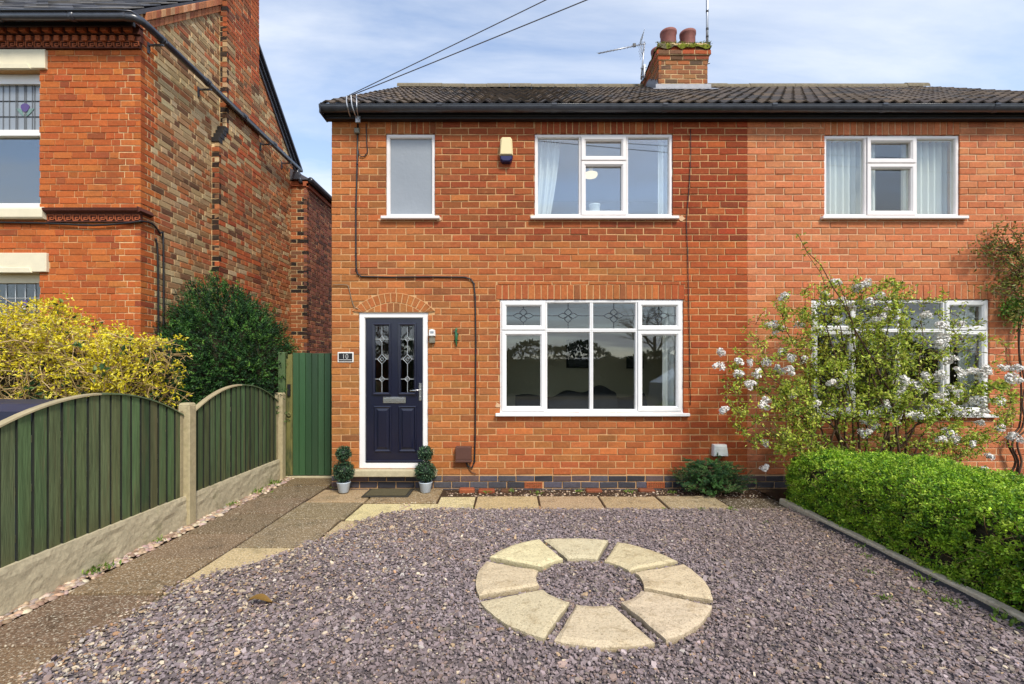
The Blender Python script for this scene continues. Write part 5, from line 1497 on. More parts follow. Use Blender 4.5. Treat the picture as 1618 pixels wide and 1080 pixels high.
# ------------------------------------------------------------------ slate gravel
GB = [(2.2, -2.33), (2.62, -2.30), (3.156, -2.27), (3.49, -2.066), (3.826, -1.81), (4.06, -1.63), (4.6, -1.41), (4.92, -1.11)]
def gleft(y): return np.interp(y, [g[0] for g in GB], [g[1] for g in GB])
bed = [(-2.36, -2.0), (2.98, -2.0), (2.98, 4.93), (-1.05, 4.93)] + [(g[1], g[0]) for g in GB[::-1]]
sheet('gravel_bed', bed, 0.006, M['bed'])
def gravel():
    N = 128000
    y = 1.35 + (4.99 - 1.35) * RNG.random(N) ** 1.0; x = -2.45 + 5.45 * RNG.random(N)
    wob = .05 * np.sin(y * 9) + .035 * np.sin(y * 23 + 1) + np.abs(RNG.normal(0, .03, N)) * -1
    ytop = 4.95 + .015 * np.sin(x * 7) + RNG.normal(0, .018, N)
    keep = (x > gleft(y) + wob) & (x < 2.955 + RNG.normal(0, .01, N)) & (y < ytop)
    r = np.hypot(x - RC[0], y - RC[1]); ra = np.degrees(np.arctan2(y - RC[1], x - RC[0])); gap = np.abs((ra + 92 + 22.5) % 45 - 22.5) > 20.9; keep &= ~((r > .365) & (r < .78) & ~gap)
    x, y = x[keep], y[keep]; n = len(x)
    size = np.clip(RNG.lognormal(math.log(.0093), .38, n), .0045, .030)
    asp = .5 + .35 * RNG.random(n); th = size * (.22 + .25 * RNG.random(n))
    k = 5; ang = (np.arange(k) * 2 * math.pi / k)[None] + RNG.normal(0, .25, (n, k))
    rad = size[:, None] * (.78 + .3 * RNG.random((n, k)))
    px, py = rad * np.cos(ang), rad * np.sin(ang) * asp[:, None]
    yaw = RNG.random(n) * 2 * math.pi; tilt = np.abs(RNG.normal(0, .25, n)); td = RNG.random(n) * 2 * math.pi
    c, s = np.cos(yaw)[:, None], np.sin(yaw)[:, None]
    qx, qy = px * c - py * s, px * s + py * c
    sx, sy = np.cos(td) * np.tan(np.clip(tilt, 0, .9)), np.sin(td) * np.tan(np.clip(tilt, 0, .9))
    z0 = .008 + .016 * RNG.random(n) + size * .35 * np.sin(np.clip(tilt, 0, .9))
    zt = z0[:, None] + qx * sx[:, None] + qy * sy[:, None]
    topv = np.stack([x[:, None] + qx * .88, y[:, None] + qy * .88, zt + th[:, None] * .5], -1)
    botv = np.stack([x[:, None] + qx, y[:, None] + qy, zt - th[:, None] * .5], -1)
    V = np.concatenate([topv, botv], 1)
    # colour: purple-grey slate, some cream, tan and brown stones, more of them by the path
    cols = np.stack([lin(*c_) for c_ in ((158, 144, 147), (138, 127, 130), (168, 156, 158), (116, 106, 107), (162, 142, 134), (150, 140, 130))])
    ci = RNG.choice(6, n, p=[.28, .25, .17, .14, .08, .08]); C = cols[ci]
    pale = np.stack([lin(*c_) for c_ in ((220, 206, 182), (206, 180, 146), (196, 190, 184), (176, 140, 108))])
    near_path = np.clip(1 - (x - gleft(y)) / 2.3, 0, 1)
    w = RNG.random(n) < .035 + .26 * near_path ** 1.8
    C[w] = pale[RNG.choice(4, w.sum(), p=[.36, .25, .25, .14])]
    dirty = np.clip((x - 1.2) / 1.8, 0, 1) * np.clip((y - 2.6) / 2, 0, 1) * .6
    C = C * np.array([1.05, 1.02, .98]); C = C * (1 - dirty[:, None]) + dirty[:, None] * C * np.array([.84, .78, .62])
    dn = np.sin(x * 2.1 + 1.3 * np.sin(y * 1.7)) * np.sin(y * 2.6 + x * .8) * .5 + .5
    C = C * (1 - .16 * dn[:, None] * np.array([.8, 1.0, 1.25])) * .93 * np.exp(RNG.normal(0, .155, (n, 1)))
    b = MB(); base = (np.arange(n) * 10)[:, None]
    b.v.append(V.reshape(-1, 3)); b.n = n * 10
    tf = base + np.arange(5)[None]; b.l.append(tf.ravel()); b.z.append(np.full(n, 5))
    i = np.arange(5); j = (i + 1) % 5
    sd = (base[:, :, None] + np.stack([i + 5, j + 5, j, i], -1)[None]).reshape(-1, 4)
    b.l.append(sd.ravel()); b.z.append(np.full(len(sd), 4))
    b.c.append(np.repeat(C, 10, 0)); nf = n + len(sd); b.m.append(np.zeros(nf, int)); b.sm.append(np.zeros(nf, bool))
    tag(b.build('gravel', M['gravel']), kind='stuff')
gravel()
def pebbles(name, xs, ys, s0, s1, pal, z=0.0):
    b = MB(); n = len(xs)
    # low rounded stones
    ico = np.array([(0, 0, 1)] + [(math.cos(a) * .9, math.sin(a) * .9, .42) for a in np.arange(6) * math.pi / 3] + [(math.cos(a), math.sin(a), -.25) for a in np.arange(6) * math.pi / 3 + .5])
    F = [(0, 1 + i, 1 + (i + 1) % 6) for i in range(6)] + [(1 + i, 7 + i, 1 + (i + 1) % 6) for i in range(6)] + [(1 + (i + 1) % 6, 7 + i, 7 + (i + 1) % 6) for i in range(6)]
    F = np.array(F)
    s = s0 + (s1 - s0) * RNG.random(n) ** 1.5; sc = np.stack([s, s * (.6 + .3 * RNG.random(n)), s * (.4 + .2 * RNG.random(n))], -1)
    yaw = RNG.random(n) * 6.28; P = ico[None] * sc[:, None] * (1 + RNG.normal(0, .08, (n, 13, 1)))
    X = P[..., 0] * np.cos(yaw)[:, None] - P[..., 1] * np.sin(yaw)[:, None]; Y = P[..., 0] * np.sin(yaw)[:, None] + P[..., 1] * np.cos(yaw)[:, None]
    V = np.stack([X + xs[:, None], Y + ys[:, None], P[..., 2] + z + s[:, None] * .12], -1)
    C = np.array([vary(lin(*pal[RNG.integers(len(pal))]), RNG, .12) for _ in range(n)])
    b.add(V.reshape(-1, 3), (F[None] + 13 * np.arange(n)[:, None, None]).reshape(-1, 3), np.repeat(C, 13, 0), smooth=True)
    return tag(b.build(name, M['pebble']), kind='stuff')
PP = [(196, 168, 138), (176, 150, 126), (214, 196, 168), (150, 122, 100), (188, 160, 150), (164, 150, 138)]
n = 1500; ys = 1.4 + 5.0 * RNG.random(n); pebbles('pebbles', -3.045 + RNG.normal(0, .034, n), ys, .012, .034, PP)
n = 900; pebbles('soil_pebbles', -.8 + 3.7 * RNG.random(n), 5.50 + .31 * RNG.random(n), .005, .018, PP[:4] + [(90, 70, 54)] * 4, -.01)
n = 420; pebbles('spilled_pebbles', gleft(ys[:n] * .72 + 1) - np.abs(RNG.normal(0, .07, n)), ys[:n] * .72 + 1, .006, .014, PP, .0)
# doormat
dm = thing('doormat', 'worn brown ribbed doormat with a dark rubber edge before the front door', 'doormat', (-1.5, 5.6, .02))
x0, x1, y0, y1 = -1.74, -1.20, 5.40, 5.74
b = MB(); b.box(x0, x1, y0, y1, .008, .022, bev=.004); b.build('edge', M['mat_rubber'], dm)
for i in range(22):
    yy = y0 + .03 + (y1 - y0 - .06) * i / 21; b = MB(); b.box(x0 + .035, x1 - .035, yy - .005, yy + .005, .021, .031 + RNG.normal(0, .001), bev=.002); b.build('rib', M['mat_fibre'], dm)
# kerb by the hedge
kb = MB(); V = []; ny = 60
for i in range(ny + 1):
    y = 1.2 + 4.0 * i / ny; o = .008 * mnoise.noise((y * 3, 1, 1)); hz_ = .055 + .008 * mnoise.noise((y * 2.2, 4, 1))
    V += [(2.965 + o, y, -.03), (2.97 + o, y, hz_ - .01), (2.98 + o, y, hz_), (3.03 + o, y, hz_ - .002), (3.04 + o, y, -.03)]
kb.add(V, [(i * 5 + k, i * 5 + k + 1, i * 5 + k + 6, i * 5 + k + 5) for i in range(ny) for k in range(4)])
tag(kb.build('kerb', M['kerb']), kind='structure')
mbn = MB(); V = []
for i in range(61):
    y = 1.2 + 3.3 * i / 60; w_ = .018 * mnoise.noise((y * 4, 2, 7))
    V += [(2.962, y, .032 + w_ * .4), (2.945 + w_ * .6, y, .033 + w_ * .3), (2.93 + w_, y, .024), (2.92 + w_, y, .012)]
mbn.add(V, [(i * 4 + k, i * 4 + k + 1, i * 4 + k + 5, i * 4 + k + 4) for i in range(60) for k in range(3)], smooth=True)
tag(mbn.build('weed_membrane', M['membrane']), 'black weed membrane edge showing along the kerb beside the hedge', 'membrane')
# storage box behind the fence
bx = thing('storage_box', 'slate blue plastic garden box with a ribbed lid behind the near fence panel', 'storage box', (-4.2, 3.6, 0))
MB().box(-5.1, -3.46, 3.35, 3.95, -.05, 1.12, bev=.02).build('body', M['bin_plastic'], bx)
b = MB(); b.prism([(3.28, 1.13), (4.02, 1.13), (4.02, 1.20), (3.9, 1.245), (3.4, 1.245), (3.28, 1.20)], -5.15, -3.38, T=lambda a, c, z: (z, a, c)); b.build('lid', M['bin_plastic'], bx)
for i in range(4): MB().box(-3.458, -3.445, 3.40 + i * .13, 3.47 + i * .13, .1, 1.08, bev=.004).build('rib', M['bin_plastic'], bx)

# ------------------------------------------------------------------ plants
def unit(v): return v / (np.linalg.norm(v, axis=-1, keepdims=True) + 1e-12)
def rdir(n): return unit(RNG.normal(0, 1, (n, 3)))
def leaves(b, P, A, L, wr, C, roll=None, curl=.15):
    """leaf blades: P base points, A axes, L lengths, wr width ratio, C colours; folded slightly along the midrib"""
    n = len(P); A = unit(A)
    side = unit(np.cross(A, rdir(n) if roll is None else roll))
    nr = np.cross(side, A); L = np.broadcast_to(np.asarray(L, float), (n,))[:, None]
    mid = P + A * L * .45
    V = np.stack([P, mid + side * L * wr * .5 + nr * L * curl, P + A * L - nr * L * curl * .6, mid - side * L * wr * .5 + nr * L * curl], 1)
    b.add(V.reshape(-1, 3), np.arange(n * 4).reshape(-1, 4), np.repeat(C, 4, 0))
def leafcols(n, pal, w, s=.16):
    pal = np.stack([lin(*p) for p in pal]); w = np.array(w) / np.sum(w)
    return pal[RNG.choice(len(pal), n, p=w)] * np.exp(RNG.normal(0, s, (n, 1)))

def hedge():
    t = thing('clipped_hedge', 'low clipped bright green hedge along the kerb on the right', 'hedge', (3.75, 3.6, 0))
    h = lambda y: .655 - .038 * (np.asarray(y) - 2.6)
    def surf(y, ph, ex=0.0):
        endf = np.sqrt(np.clip(1 - np.clip((y - 4.95) / .50, 0, 1) ** 2, 0.02, 1))
        a = .70 * (.6 + .4 * endf); H = h(y) * (.6 + .4 * endf)
        c, s = np.cos(ph), np.sin(ph)
        r = (np.abs(c / a) ** 5 + np.abs(s / H) ** 5) ** (-1 / 5)
        bm = .015 * np.sin(y * 5.1 + ph * 3) + .012 * np.sin(y * 11 + ph * 7 + 1) + .018 * np.sin(y * 23 - ph * 13)
        r = r + bm + ex
        return np.stack([3.76 + r * c, y, r * s], -1)
    core = MB(); ny, na = 50, 20; V = []
    for i in range(ny + 1):
        for j in range(na + 1):
            V.append(surf(np.array(1.4 + 4.0 * i / ny), np.array(math.pi * j / na), -.075))
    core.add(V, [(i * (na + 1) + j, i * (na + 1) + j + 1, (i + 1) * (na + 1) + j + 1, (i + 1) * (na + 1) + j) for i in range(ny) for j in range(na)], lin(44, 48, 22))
    core.add([V[ny * (na + 1) + j] for j in range(na + 1)], [tuple(range(na + 1))])
    core.build('twig_mass', M['core'], t)
    K = 12500
    y = 1.5 + 3.98 * RNG.random(K); ph = math.pi * (-.02 + 1.04 * RNG.random(K))
    ph = np.where(RNG.random(K) < .45, math.pi * (.45 + .55 * RNG.random(K)), ph)
    ex = -.035 + .055 * RNG.random(K)
    P = surf(y, ph, ex); O = unit(P - np.stack([np.full(K, 3.76), y, np.full(K, .15)], -1))
    thin = np.sin(y * 7.3 + P[:, 2] * 11) + np.sin(y * 3.1 - P[:, 2] * 17)
    keep = ~((thin > 1.05) & (P[:, 2] < .5) & (RNG.random(K) < .7)); P, O = P[keep], O[keep]; K = len(P)
    m = 13
    sp = unit(O + RNG.normal(0, .45, (K, 3)) + np.array([0, 0, .35]))
    base = np.repeat(P, m, 0) + np.repeat(sp, m, 0) * (RNG.random((K * m, 1)) * .055 - .02) + RNG.normal(0, .009, (K * m, 3))
    ax = np.repeat(sp, m, 0) * .55 + rdir(K * m)
    cl = leafcols(K, [(164, 198, 52), (138, 180, 46), (102, 146, 40), (190, 216, 80), (78, 116, 36)], [3, 3, 2, 1.8, .9], .10)
    C = np.repeat(cl, m, 0) * np.exp(RNG.normal(0, .24, (K * m, 1)))
    f = MB(); leaves(f, base, ax, .016 + .011 * RNG.random(K * m), .62, C); tag(f.build('foliage', M['leaf'], t), kind='stuff')
    tw = MB()
    for i in range(300):
        p = surf(np.array(1.8 + 3.3 * RNG.random()), np.array(math.pi * (.72 + .27 * RNG.random())), -.03); d = unit(np.array([-.5, RNG.normal(0, .8), RNG.normal(.1, .6)])); q = p + d * (.05 + .09 * RNG.random())
        tw.tube([p - d * .03, (p + q) / 2 + RNG.normal(0, .006, 3), q], [.0028, .0022, .0012], 4, col=vary(lin(150, 124, 82), RNG, .2))
    tag(tw.build('twigs', M['bark'], t), kind='stuff')
hedge()

def branch(b, p0, p1, r0, r1, bend=.1, n=5, col=None, k=5):
    p0, p1 = np.array(p0, float), np.array(p1, float); L = np.linalg.norm(p1 - p0)
    off = RNG.normal(0, bend * L, 3); pts = []
    for i in range(n):
        t = i / (n - 1); pts.append(p0 + (p1 - p0) * t + off * math.sin(math.pi * t) + (RNG.normal(0, .012 * L, 3) if 0 < i < n - 1 else 0))
    b.tube(pts, np.linspace(r0, r1, n), k, col=col); return np.array(pts)

# --- viburnum in blossom before the house next door
def blossom_shrub():
    root = np.array([4.12, 5.38, 0.0])
    t = thing('blossoming_shrub', 'tall airy shrub with white blossom clusters and fresh green leaves behind the hedge', 'shrub', root)
    wood = MB(); segs = []; shoots = []
    tips = []
    targets = [(1200, 600), (1180, 560), (1160, 575), (1240, 480), (1290, 450), (1325, 445), (1262, 372), (1275, 400), (1340, 470), (1375, 450), (1420, 455), (1460, 480), (1500, 540), (1545, 600), (1580, 610), (1560, 680), (1600, 595),
               (1530, 650), (1470, 600), (1420, 540), (1380, 520), (1330, 540), (1280, 560), (1230, 640), (1250, 700), (1500, 700), (1540, 720), (1590, 700), (1300, 690), (1440, 690), (1215, 690)]
    for i, (px, py) in enumerate(targets):
        Y = 5.30 + RNG.normal(0, .17); Y = min(max(Y, 4.95), 5.70)
        p1 = np.array(at(px, py, Y)); r0 = root + np.array([RNG.normal(0, .16), RNG.normal(0, .06), 0]) + np.array([(px - 1380) * .0006, 0, 0])
        mid = r0 + (p1 - r0) * .45 + np.array([-(p1[0] - r0[0]) * .18, 0, .14 * abs(p1[0] - r0[0])])
        c = vary(lin(92, 66, 48), RNG, .15); rr = .011 + .009 * RNG.random()
        P1 = branch(wood, r0, mid, rr, rr * .65, .04, 6, c); P2 = branch(wood, mid, p1, rr * .65, .003, .06, 8, c)
        shoots += list(P2[4:]) + [(P2[k] + P2[k + 1]) / 2 for k in range(4, 7)]
        segs += [(q, i) for q in P1[2:]] + [(q, i) for q in P2]
    S = np.array([q for q, _ in segs])
    # crown volume: many tips, each on a twig from the nearest branch
    tp = []
    def dens(px, py):
        e = ((px - 1370) / 225) ** 2 + ((py - 600) / 150) ** 2
        return e < 1
    while len(tp) < 1250:
        px = RNG.uniform(1135, 1612); py = RNG.uniform(440, 762)
        u = (px - 1375) / 235; v = (py - 605) / 165
        e = abs(u) ** 2.1 + abs(v) ** 2.1
        if e > 1: continue
        if py > 715 and 1225 < px < 1480: continue
        sparse = 1.0
        if px > 1440 and py < 600: sparse = .28
        if px < 1235: sparse = .42
        if px < 1260 and py > 650: sparse *= .9
        if 1290 < px < 1460 and py > 665: sparse = .34
        if px < 1300 and py > 600: sparse *= 1.5
        sparse *= .65 + .6 * mnoise.noise((px * .018, py * .018, 5))
        if RNG.random() > sparse * (1.15 - .5 * e): continue
        tp.append(at(px, py, min(max(5.28 + RNG.normal(0, .19), 4.9), 5.74)))
    tp = np.array(tp)
    LP, LA = [], []
    for p in tp:
        d = np.linalg.norm(S - p, axis=1); q = S[np.argmin(d + (S[:, 2] > p[2]) * .15)]
        if np.linalg.norm(q - p) > .75: continue
        P = branch(wood, q, p, .0042, .0016, .10, 5, vary(lin(104, 80, 54), RNG, .15), 4)
        S = np.concatenate([S, P[2:4]])
        n = RNG.integers(9, 20)
        tt = RNG.integers(1, 5, n)
        for k in tt: LP.append(P[k] + RNG.normal(0, .022, 3)); LA.append(rdir(1)[0] + np.array([0, 0, .25]))
    for q in shoots:
        for _ in range(5): LP.append(q + RNG.normal(0, .02, 3)); LA.append(rdir(1)[0] + np.array([0, 0, .3]))
    LP, LA = np.array(LP), np.array(LA); n = len(LP)
    tag(wood.build('stems', M['bark'], t), kind='stuff')
    C = leafcols(n, [(200, 210, 80), (172, 190, 62), (134, 160, 54), (220, 224, 112), (100, 124, 48)], [3, 3, 2, 1.4, 1])
    f = MB(); leaves(f, LP, LA, .026 + .026 * RNG.random(n), .52, C); tag(f.build('foliage', M['leaf'], t), kind='stuff')
    # flower clusters: domes of small five-petalled flowers
    meshes = []
    for v in range(5):
        b = MB(); k = 120; o = unit(RNG.normal(0, 1, (k, 3)) + np.array([0, -.35, .45]))
        lobes = RNG.normal(0, .030, (5, 3)) * np.array([1, .6, .7]); c = o * .022 * (1 + RNG.normal(0, .2, (k, 1))) + lobes[RNG.integers(0, 5, k)]
        for j in range(5):
            a = np.cross(o, rdir(k)); a = unit(a + .25 * o)
            cc = leafcols(k, [(252, 250, 244), (248, 242, 234), (252, 238, 230)], [4, 2, .6], .03) / .85 * .9
            leaves(b, c - a * .004, a, .016, .95, cc, roll=o)
        meshes.append(b.mesh('flower_cluster', M['blossom']))
    spots = [(1240, 470), (1316, 446), (1352, 452), (1368, 450), (1330, 472), (1346, 482), (1300, 462), (1392, 470), (1378, 480), (1322, 506), (1384, 506), (1398, 500), (1262, 512), (1226, 514), (1214, 512), (1140, 556), (1163, 566), (1138, 578),
             (1162, 592), (1183, 572), (1212, 572), (1228, 580), (1242, 583), (1200, 592), (1240, 560), (1253, 564), (1276, 566), (1180, 608), (1194, 594), (1334, 592), (1328, 608), (1318, 602), (1248, 622), (1208, 634), (1210, 644), (1146, 645), (1296, 636),
             (1418, 606), (1430, 604), (1442, 612), (1450, 608), (1456, 620), (1426, 620), (1460, 600), (1476, 602), (1485, 595), (1498, 612), (1510, 622), (1488, 630), (1500, 644), (1506, 650), (1478, 640), (1522, 590), (1536, 586), (1546, 588), (1560, 586),
             (1558, 596), (1594, 580), (1604, 584), (1612, 580), (1602, 596), (1614, 600), (1530, 636), (1546, 634), (1556, 648), (1520, 652), (1540, 656), (1570, 632), (1586, 634), (1548, 668), (1580, 676), (1500, 684), (1486, 692), (1512, 698), (1494, 682), (1540, 700), (1566, 720),
             (1410, 656), (1416, 664), (1390, 646), (1382, 674), (1372, 668), (1362, 682), (1450, 660), (1462, 644), (1400, 640), (1560, 742), (1606, 690), (1484, 545), (1492, 534), (1486, 514), (1516, 512), (1504, 566), (1466, 500), (1404, 490), (1208, 700), (1212, 738), (1230, 520)]
    for i, (px, py) in enumerate(spots):
        o = bpy.data.objects.new('flower_cluster', meshes[i % 5]); COL.objects.link(o); o.parent = t
        o.location = Vector(at(px + RNG.normal(0, 1.5), py + RNG.normal(0, 1.5), 5.08 + .24 * RNG.random())) - t.location
        s = .92 + .5 * RNG.random(); o.scale = (s, s, s * .85); o.rotation_euler = (RNG.normal(0, .4), RNG.normal(0, .4), RNG.random() * 6.28)
blossom_shrub()

# --- yellow forsythia hedge
def forsythia():
    t = thing('forsythia_hedge', 'tangled forsythia hedge with yellow flowers and bare tan twigs beyond the fence', 'hedge', (-5.0, 4.9, 0))
    X0, X1 = -7.2, -3.60
    topz = lambda x: 2.02 - .30 * np.clip((x + 4.7) / 1.2, 0, 1) + .07 * np.sin(x * 5) + .05 * np.sin(x * 13)
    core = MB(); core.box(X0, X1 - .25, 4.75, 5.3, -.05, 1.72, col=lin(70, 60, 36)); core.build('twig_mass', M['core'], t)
    tw = MB(); pts = []
    for i in range(3600):
        x = RNG.uniform(X0, X1); y = RNG.uniform(4.45, 5.2) if RNG.random() < .8 else RNG.uniform(4.3, 4.6); z = RNG.uniform(.36, 1) ** .8 * topz(x)
        edge = max(0, (x - (X1 - .3)) / .3); z -= edge * .25 * RNG.random()
        d = unit(np.array([RNG.normal(0, .8), RNG.normal(-.3, .5), RNG.normal(.35, .7)])); L = RNG.uniform(.12, .42)
        if z + d[2] * L > topz(x) + .06: L *= .35
        p = np.array([x, y, z]); q = p + d * L
        c = vary(pick(RNG, [lin(196, 168, 112), lin(168, 138, 86), lin(214, 190, 138)], [3, 2, 1]), RNG, .15)
        m = (p + q) / 2 + RNG.normal(0, .02, 3) + np.array([0, 0, .03])
        tw.tube([p, m, q], [.0048, .004, .0024], 4, col=c, cap=False)
        pts += [p, m, q, (m + q) / 2]
    tag(tw.build('twigs', M['bark'], t), kind='stuff')
    S = np.array(pts)
    up = S[:, 2] / topz(S[:, 0]); w = np.clip((up - .55) * 2.2, .05, 1) * (S[:, 1] < 5.1); w /= w.sum()
    K = 5400; c = S[RNG.choice(len(S), K, p=w)] + RNG.normal(0, .03, (K, 3)); m = 6
    P = np.repeat(c, m, 0) + RNG.normal(0, .012, (K * m, 3))
    C = leafcols(K * m, [(246, 230, 62), (234, 216, 46), (250, 238, 110), (212, 196, 62)], [3, 3, 2, 1], .10)
    f = MB(); leaves(f, P, rdir(K * m) + np.array([0, -.2, 0]), .026 + .014 * RNG.random(K * m), .5, C); tag(f.build('flowers', M['petal'], t), kind='stuff')
    K = 330; c = S[RNG.choice(len(S), K)]; sel = RNG.random(K); m = 7
    P = np.repeat(c, m, 0) + RNG.normal(0, .03, (K * m, 3)); C = leafcols(K * m, [(52, 84, 46), (70, 104, 60), (120, 140, 70)], [2, 2, 1])
    g = MB(); leaves(g, P, rdir(K * m), .045 + .03 * RNG.random(K * m), .55, C); tag(g.build('foliage', M['leaf'], t), kind='stuff')
forsythia()

# --- dark yew beside the gate
def yew():
    t = thing('yew_bush', 'large dark green yew bush between the old house wall and the gate', 'bush', (-3.95, 6.5, 0))
    c0 = np.array([-3.95, 6.6, 1.26]); R = np.array([.84, .60, 1.26])
    def rad(d):
        n_ = np.array([mnoise.noise(Vector(v * 2.1)) + .5 * mnoise.noise(Vector(v * 5)) for v in d])
        left = np.clip(-d[:, 0] * .8 + d[:, 2] - .55, 0, 1)
        return 1 + .10 * n_ + .24 * left - .16 * np.clip(d[:, 0] * .8 + d[:, 2] - .5, 0, 1)
    core = MB(); nl, nm = 20, 12; V = []
    for i in range(nm + 1):
        for j in range(nl):
            th, ph = math.pi * i / nm, 2 * math.pi * j / nl
            d = np.array([math.sin(th) * math.cos(ph), math.sin(th) * math.sin(ph), math.cos(th)]); V.append(c0 + d * R * .84)
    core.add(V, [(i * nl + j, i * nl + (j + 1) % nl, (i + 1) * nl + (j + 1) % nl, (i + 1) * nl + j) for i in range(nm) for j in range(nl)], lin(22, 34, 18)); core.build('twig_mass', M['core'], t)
    K = 5200; d = rdir(K); d[:, 1] -= .35; d = unit(d)
    P = c0 + d * R * rad(d)[:, None] * (.82 + .20 * RNG.random((K, 1)))
    keep = (P[:, 2] > .2) & (P[:, 0] < -3.2); P, d = P[keep], d[keep]; K = len(P)
    O = unit(d / R); sp = unit(O * .9 + np.array([0, 0, -.05]) + RNG.normal(0, .35, (K, 3)) + np.array([0, 0, .7]) * np.clip(d[:, 2:3], 0, 1))
    m = 22; L = .16 + .08 * RNG.random((K, 1))
    tt = RNG.random((K, m)); base = P[:, None] + sp[:, None] * (tt * L)[..., None]
    sd = unit(np.cross(sp, rdir(K)))
    sg = np.where(np.arange(m) % 2, 1, -1)[None, :, None]
    ax = sp[:, None] * .75 + sd[:, None] * sg * .8 + RNG.normal(0, .2, (K, m, 3))
    cl = leafcols(K, [(38, 70, 36), (54, 96, 42), (78, 122, 52), (26, 48, 28), (112, 154, 64)], [3, 3, 1.6, 2, .6 ], .15)
    C = np.repeat(cl, m, 0) * np.exp(RNG.normal(0, .15, (K * m, 1)))
    f = MB(); leaves(f, base.reshape(-1, 3), ax.reshape(-1, 3), .034 + .014 * RNG.random(K * m), .26, C); tag(f.build('foliage', M['needle'], t), kind='stuff')
    s = MB()
    for i in range(26):
        a = c0 + np.array([RNG.uniform(-.75, -.1), RNG.uniform(-.5, .2), .75 + .3 * RNG.random()]); s.tube([a, a + np.array([RNG.normal(-.03, .05), 0, .18]), a + np.array([RNG.normal(-.05, .07), 0, .36 + .1 * RNG.random()])], [.006, .004, .002], 4, col=lin(70, 66, 40))
    tr = MB(); tr.tube([(-3.86, 6.6, -.05), (-3.88, 6.6, .5), (-3.84, 6.58, 1.2)], [.09, .08, .05], 8, col=lin(84, 62, 46)); tr.build('trunk', M['bark'], t)
    tag(s.build('twigs', M['bark'], t), kind='stuff')
yew()

# --- small spruce below the white cowl
def spruce():
    o = np.array([wx(1130, 5.55), 5.56, 0.0])
    t = thing('dwarf_spruce', 'low spreading dark green spruce against the wall below the white cowl', 'shrub', o)
    w = MB(); B, A, C = [], [], []
    w.tube([o, o + np.array([-.05, 0, .25]), o + np.array([-.12, .02, .44])], [.016, .01, .004], 5, col=lin(84, 62, 46))
    for i in range(150):
        z = .02 + .34 * RNG.random() ** 1.3; az = RNG.random() * 2 * math.pi
        L = (.48 - .72 * z) * (.65 + .5 * RNG.random()) * (1.0 if abs(math.cos(az)) > .4 else .62)
        s = o + np.array([-.10 * z / .4, 0, z]); d = np.array([math.cos(az), math.sin(az) * .62, .18 + .25 * RNG.random() - z * .2])
        e = s + unit(d) * L; e[2] -= .05 * L; e[1] = min(e[1], 5.80)
        P = branch(w, s, e, .005, .002, .05, 7, lin(96, 72, 50), 4)
        col = vary(pick(RNG, [lin(70, 112, 60), lin(88, 132, 68), lin(50, 88, 54), lin(110, 150, 84)], [3, 2.4, 2, 1]), RNG, .12)
        subs = [P[1:]]
        for k in range(4):
            q = P[RNG.integers(2, 6)]; e2 = q + unit(unit(d) * .8 + RNG.normal(0, .6, 3) * np.array([1, 1, .4])) * L * .34; e2[1] = min(e2[1], 5.81); e2[2] = max(e2[2], .02); subs.append(branch(w, q, e2, .003, .0015, .05, 5, lin(96, 72, 50), 4))
        for Q in subs:
            n = 85; k = RNG.random(n) * (len(Q) - 1); i0 = k.astype(int).clip(0, len(Q) - 2); f = (k - i0)[:, None]
            p = Q[i0] * (1 - f) + Q[i0 + 1] * f; ax = unit(Q[-1] - Q[0])
            B.append(p); A.append(ax * .75 + rdir(n)); C.append(col * np.exp(RNG.normal(0, .16, (n, 1))))
    tag(w.build('branches', M['bark'], t), kind='stuff')
    B, A, C = np.concatenate(B), np.concatenate(A), np.concatenate(C)
    f = MB(); leaves(f, B, A, .019, .22, C); tag(f.build('foliage', M['needle'], t), kind='stuff')
spruce()

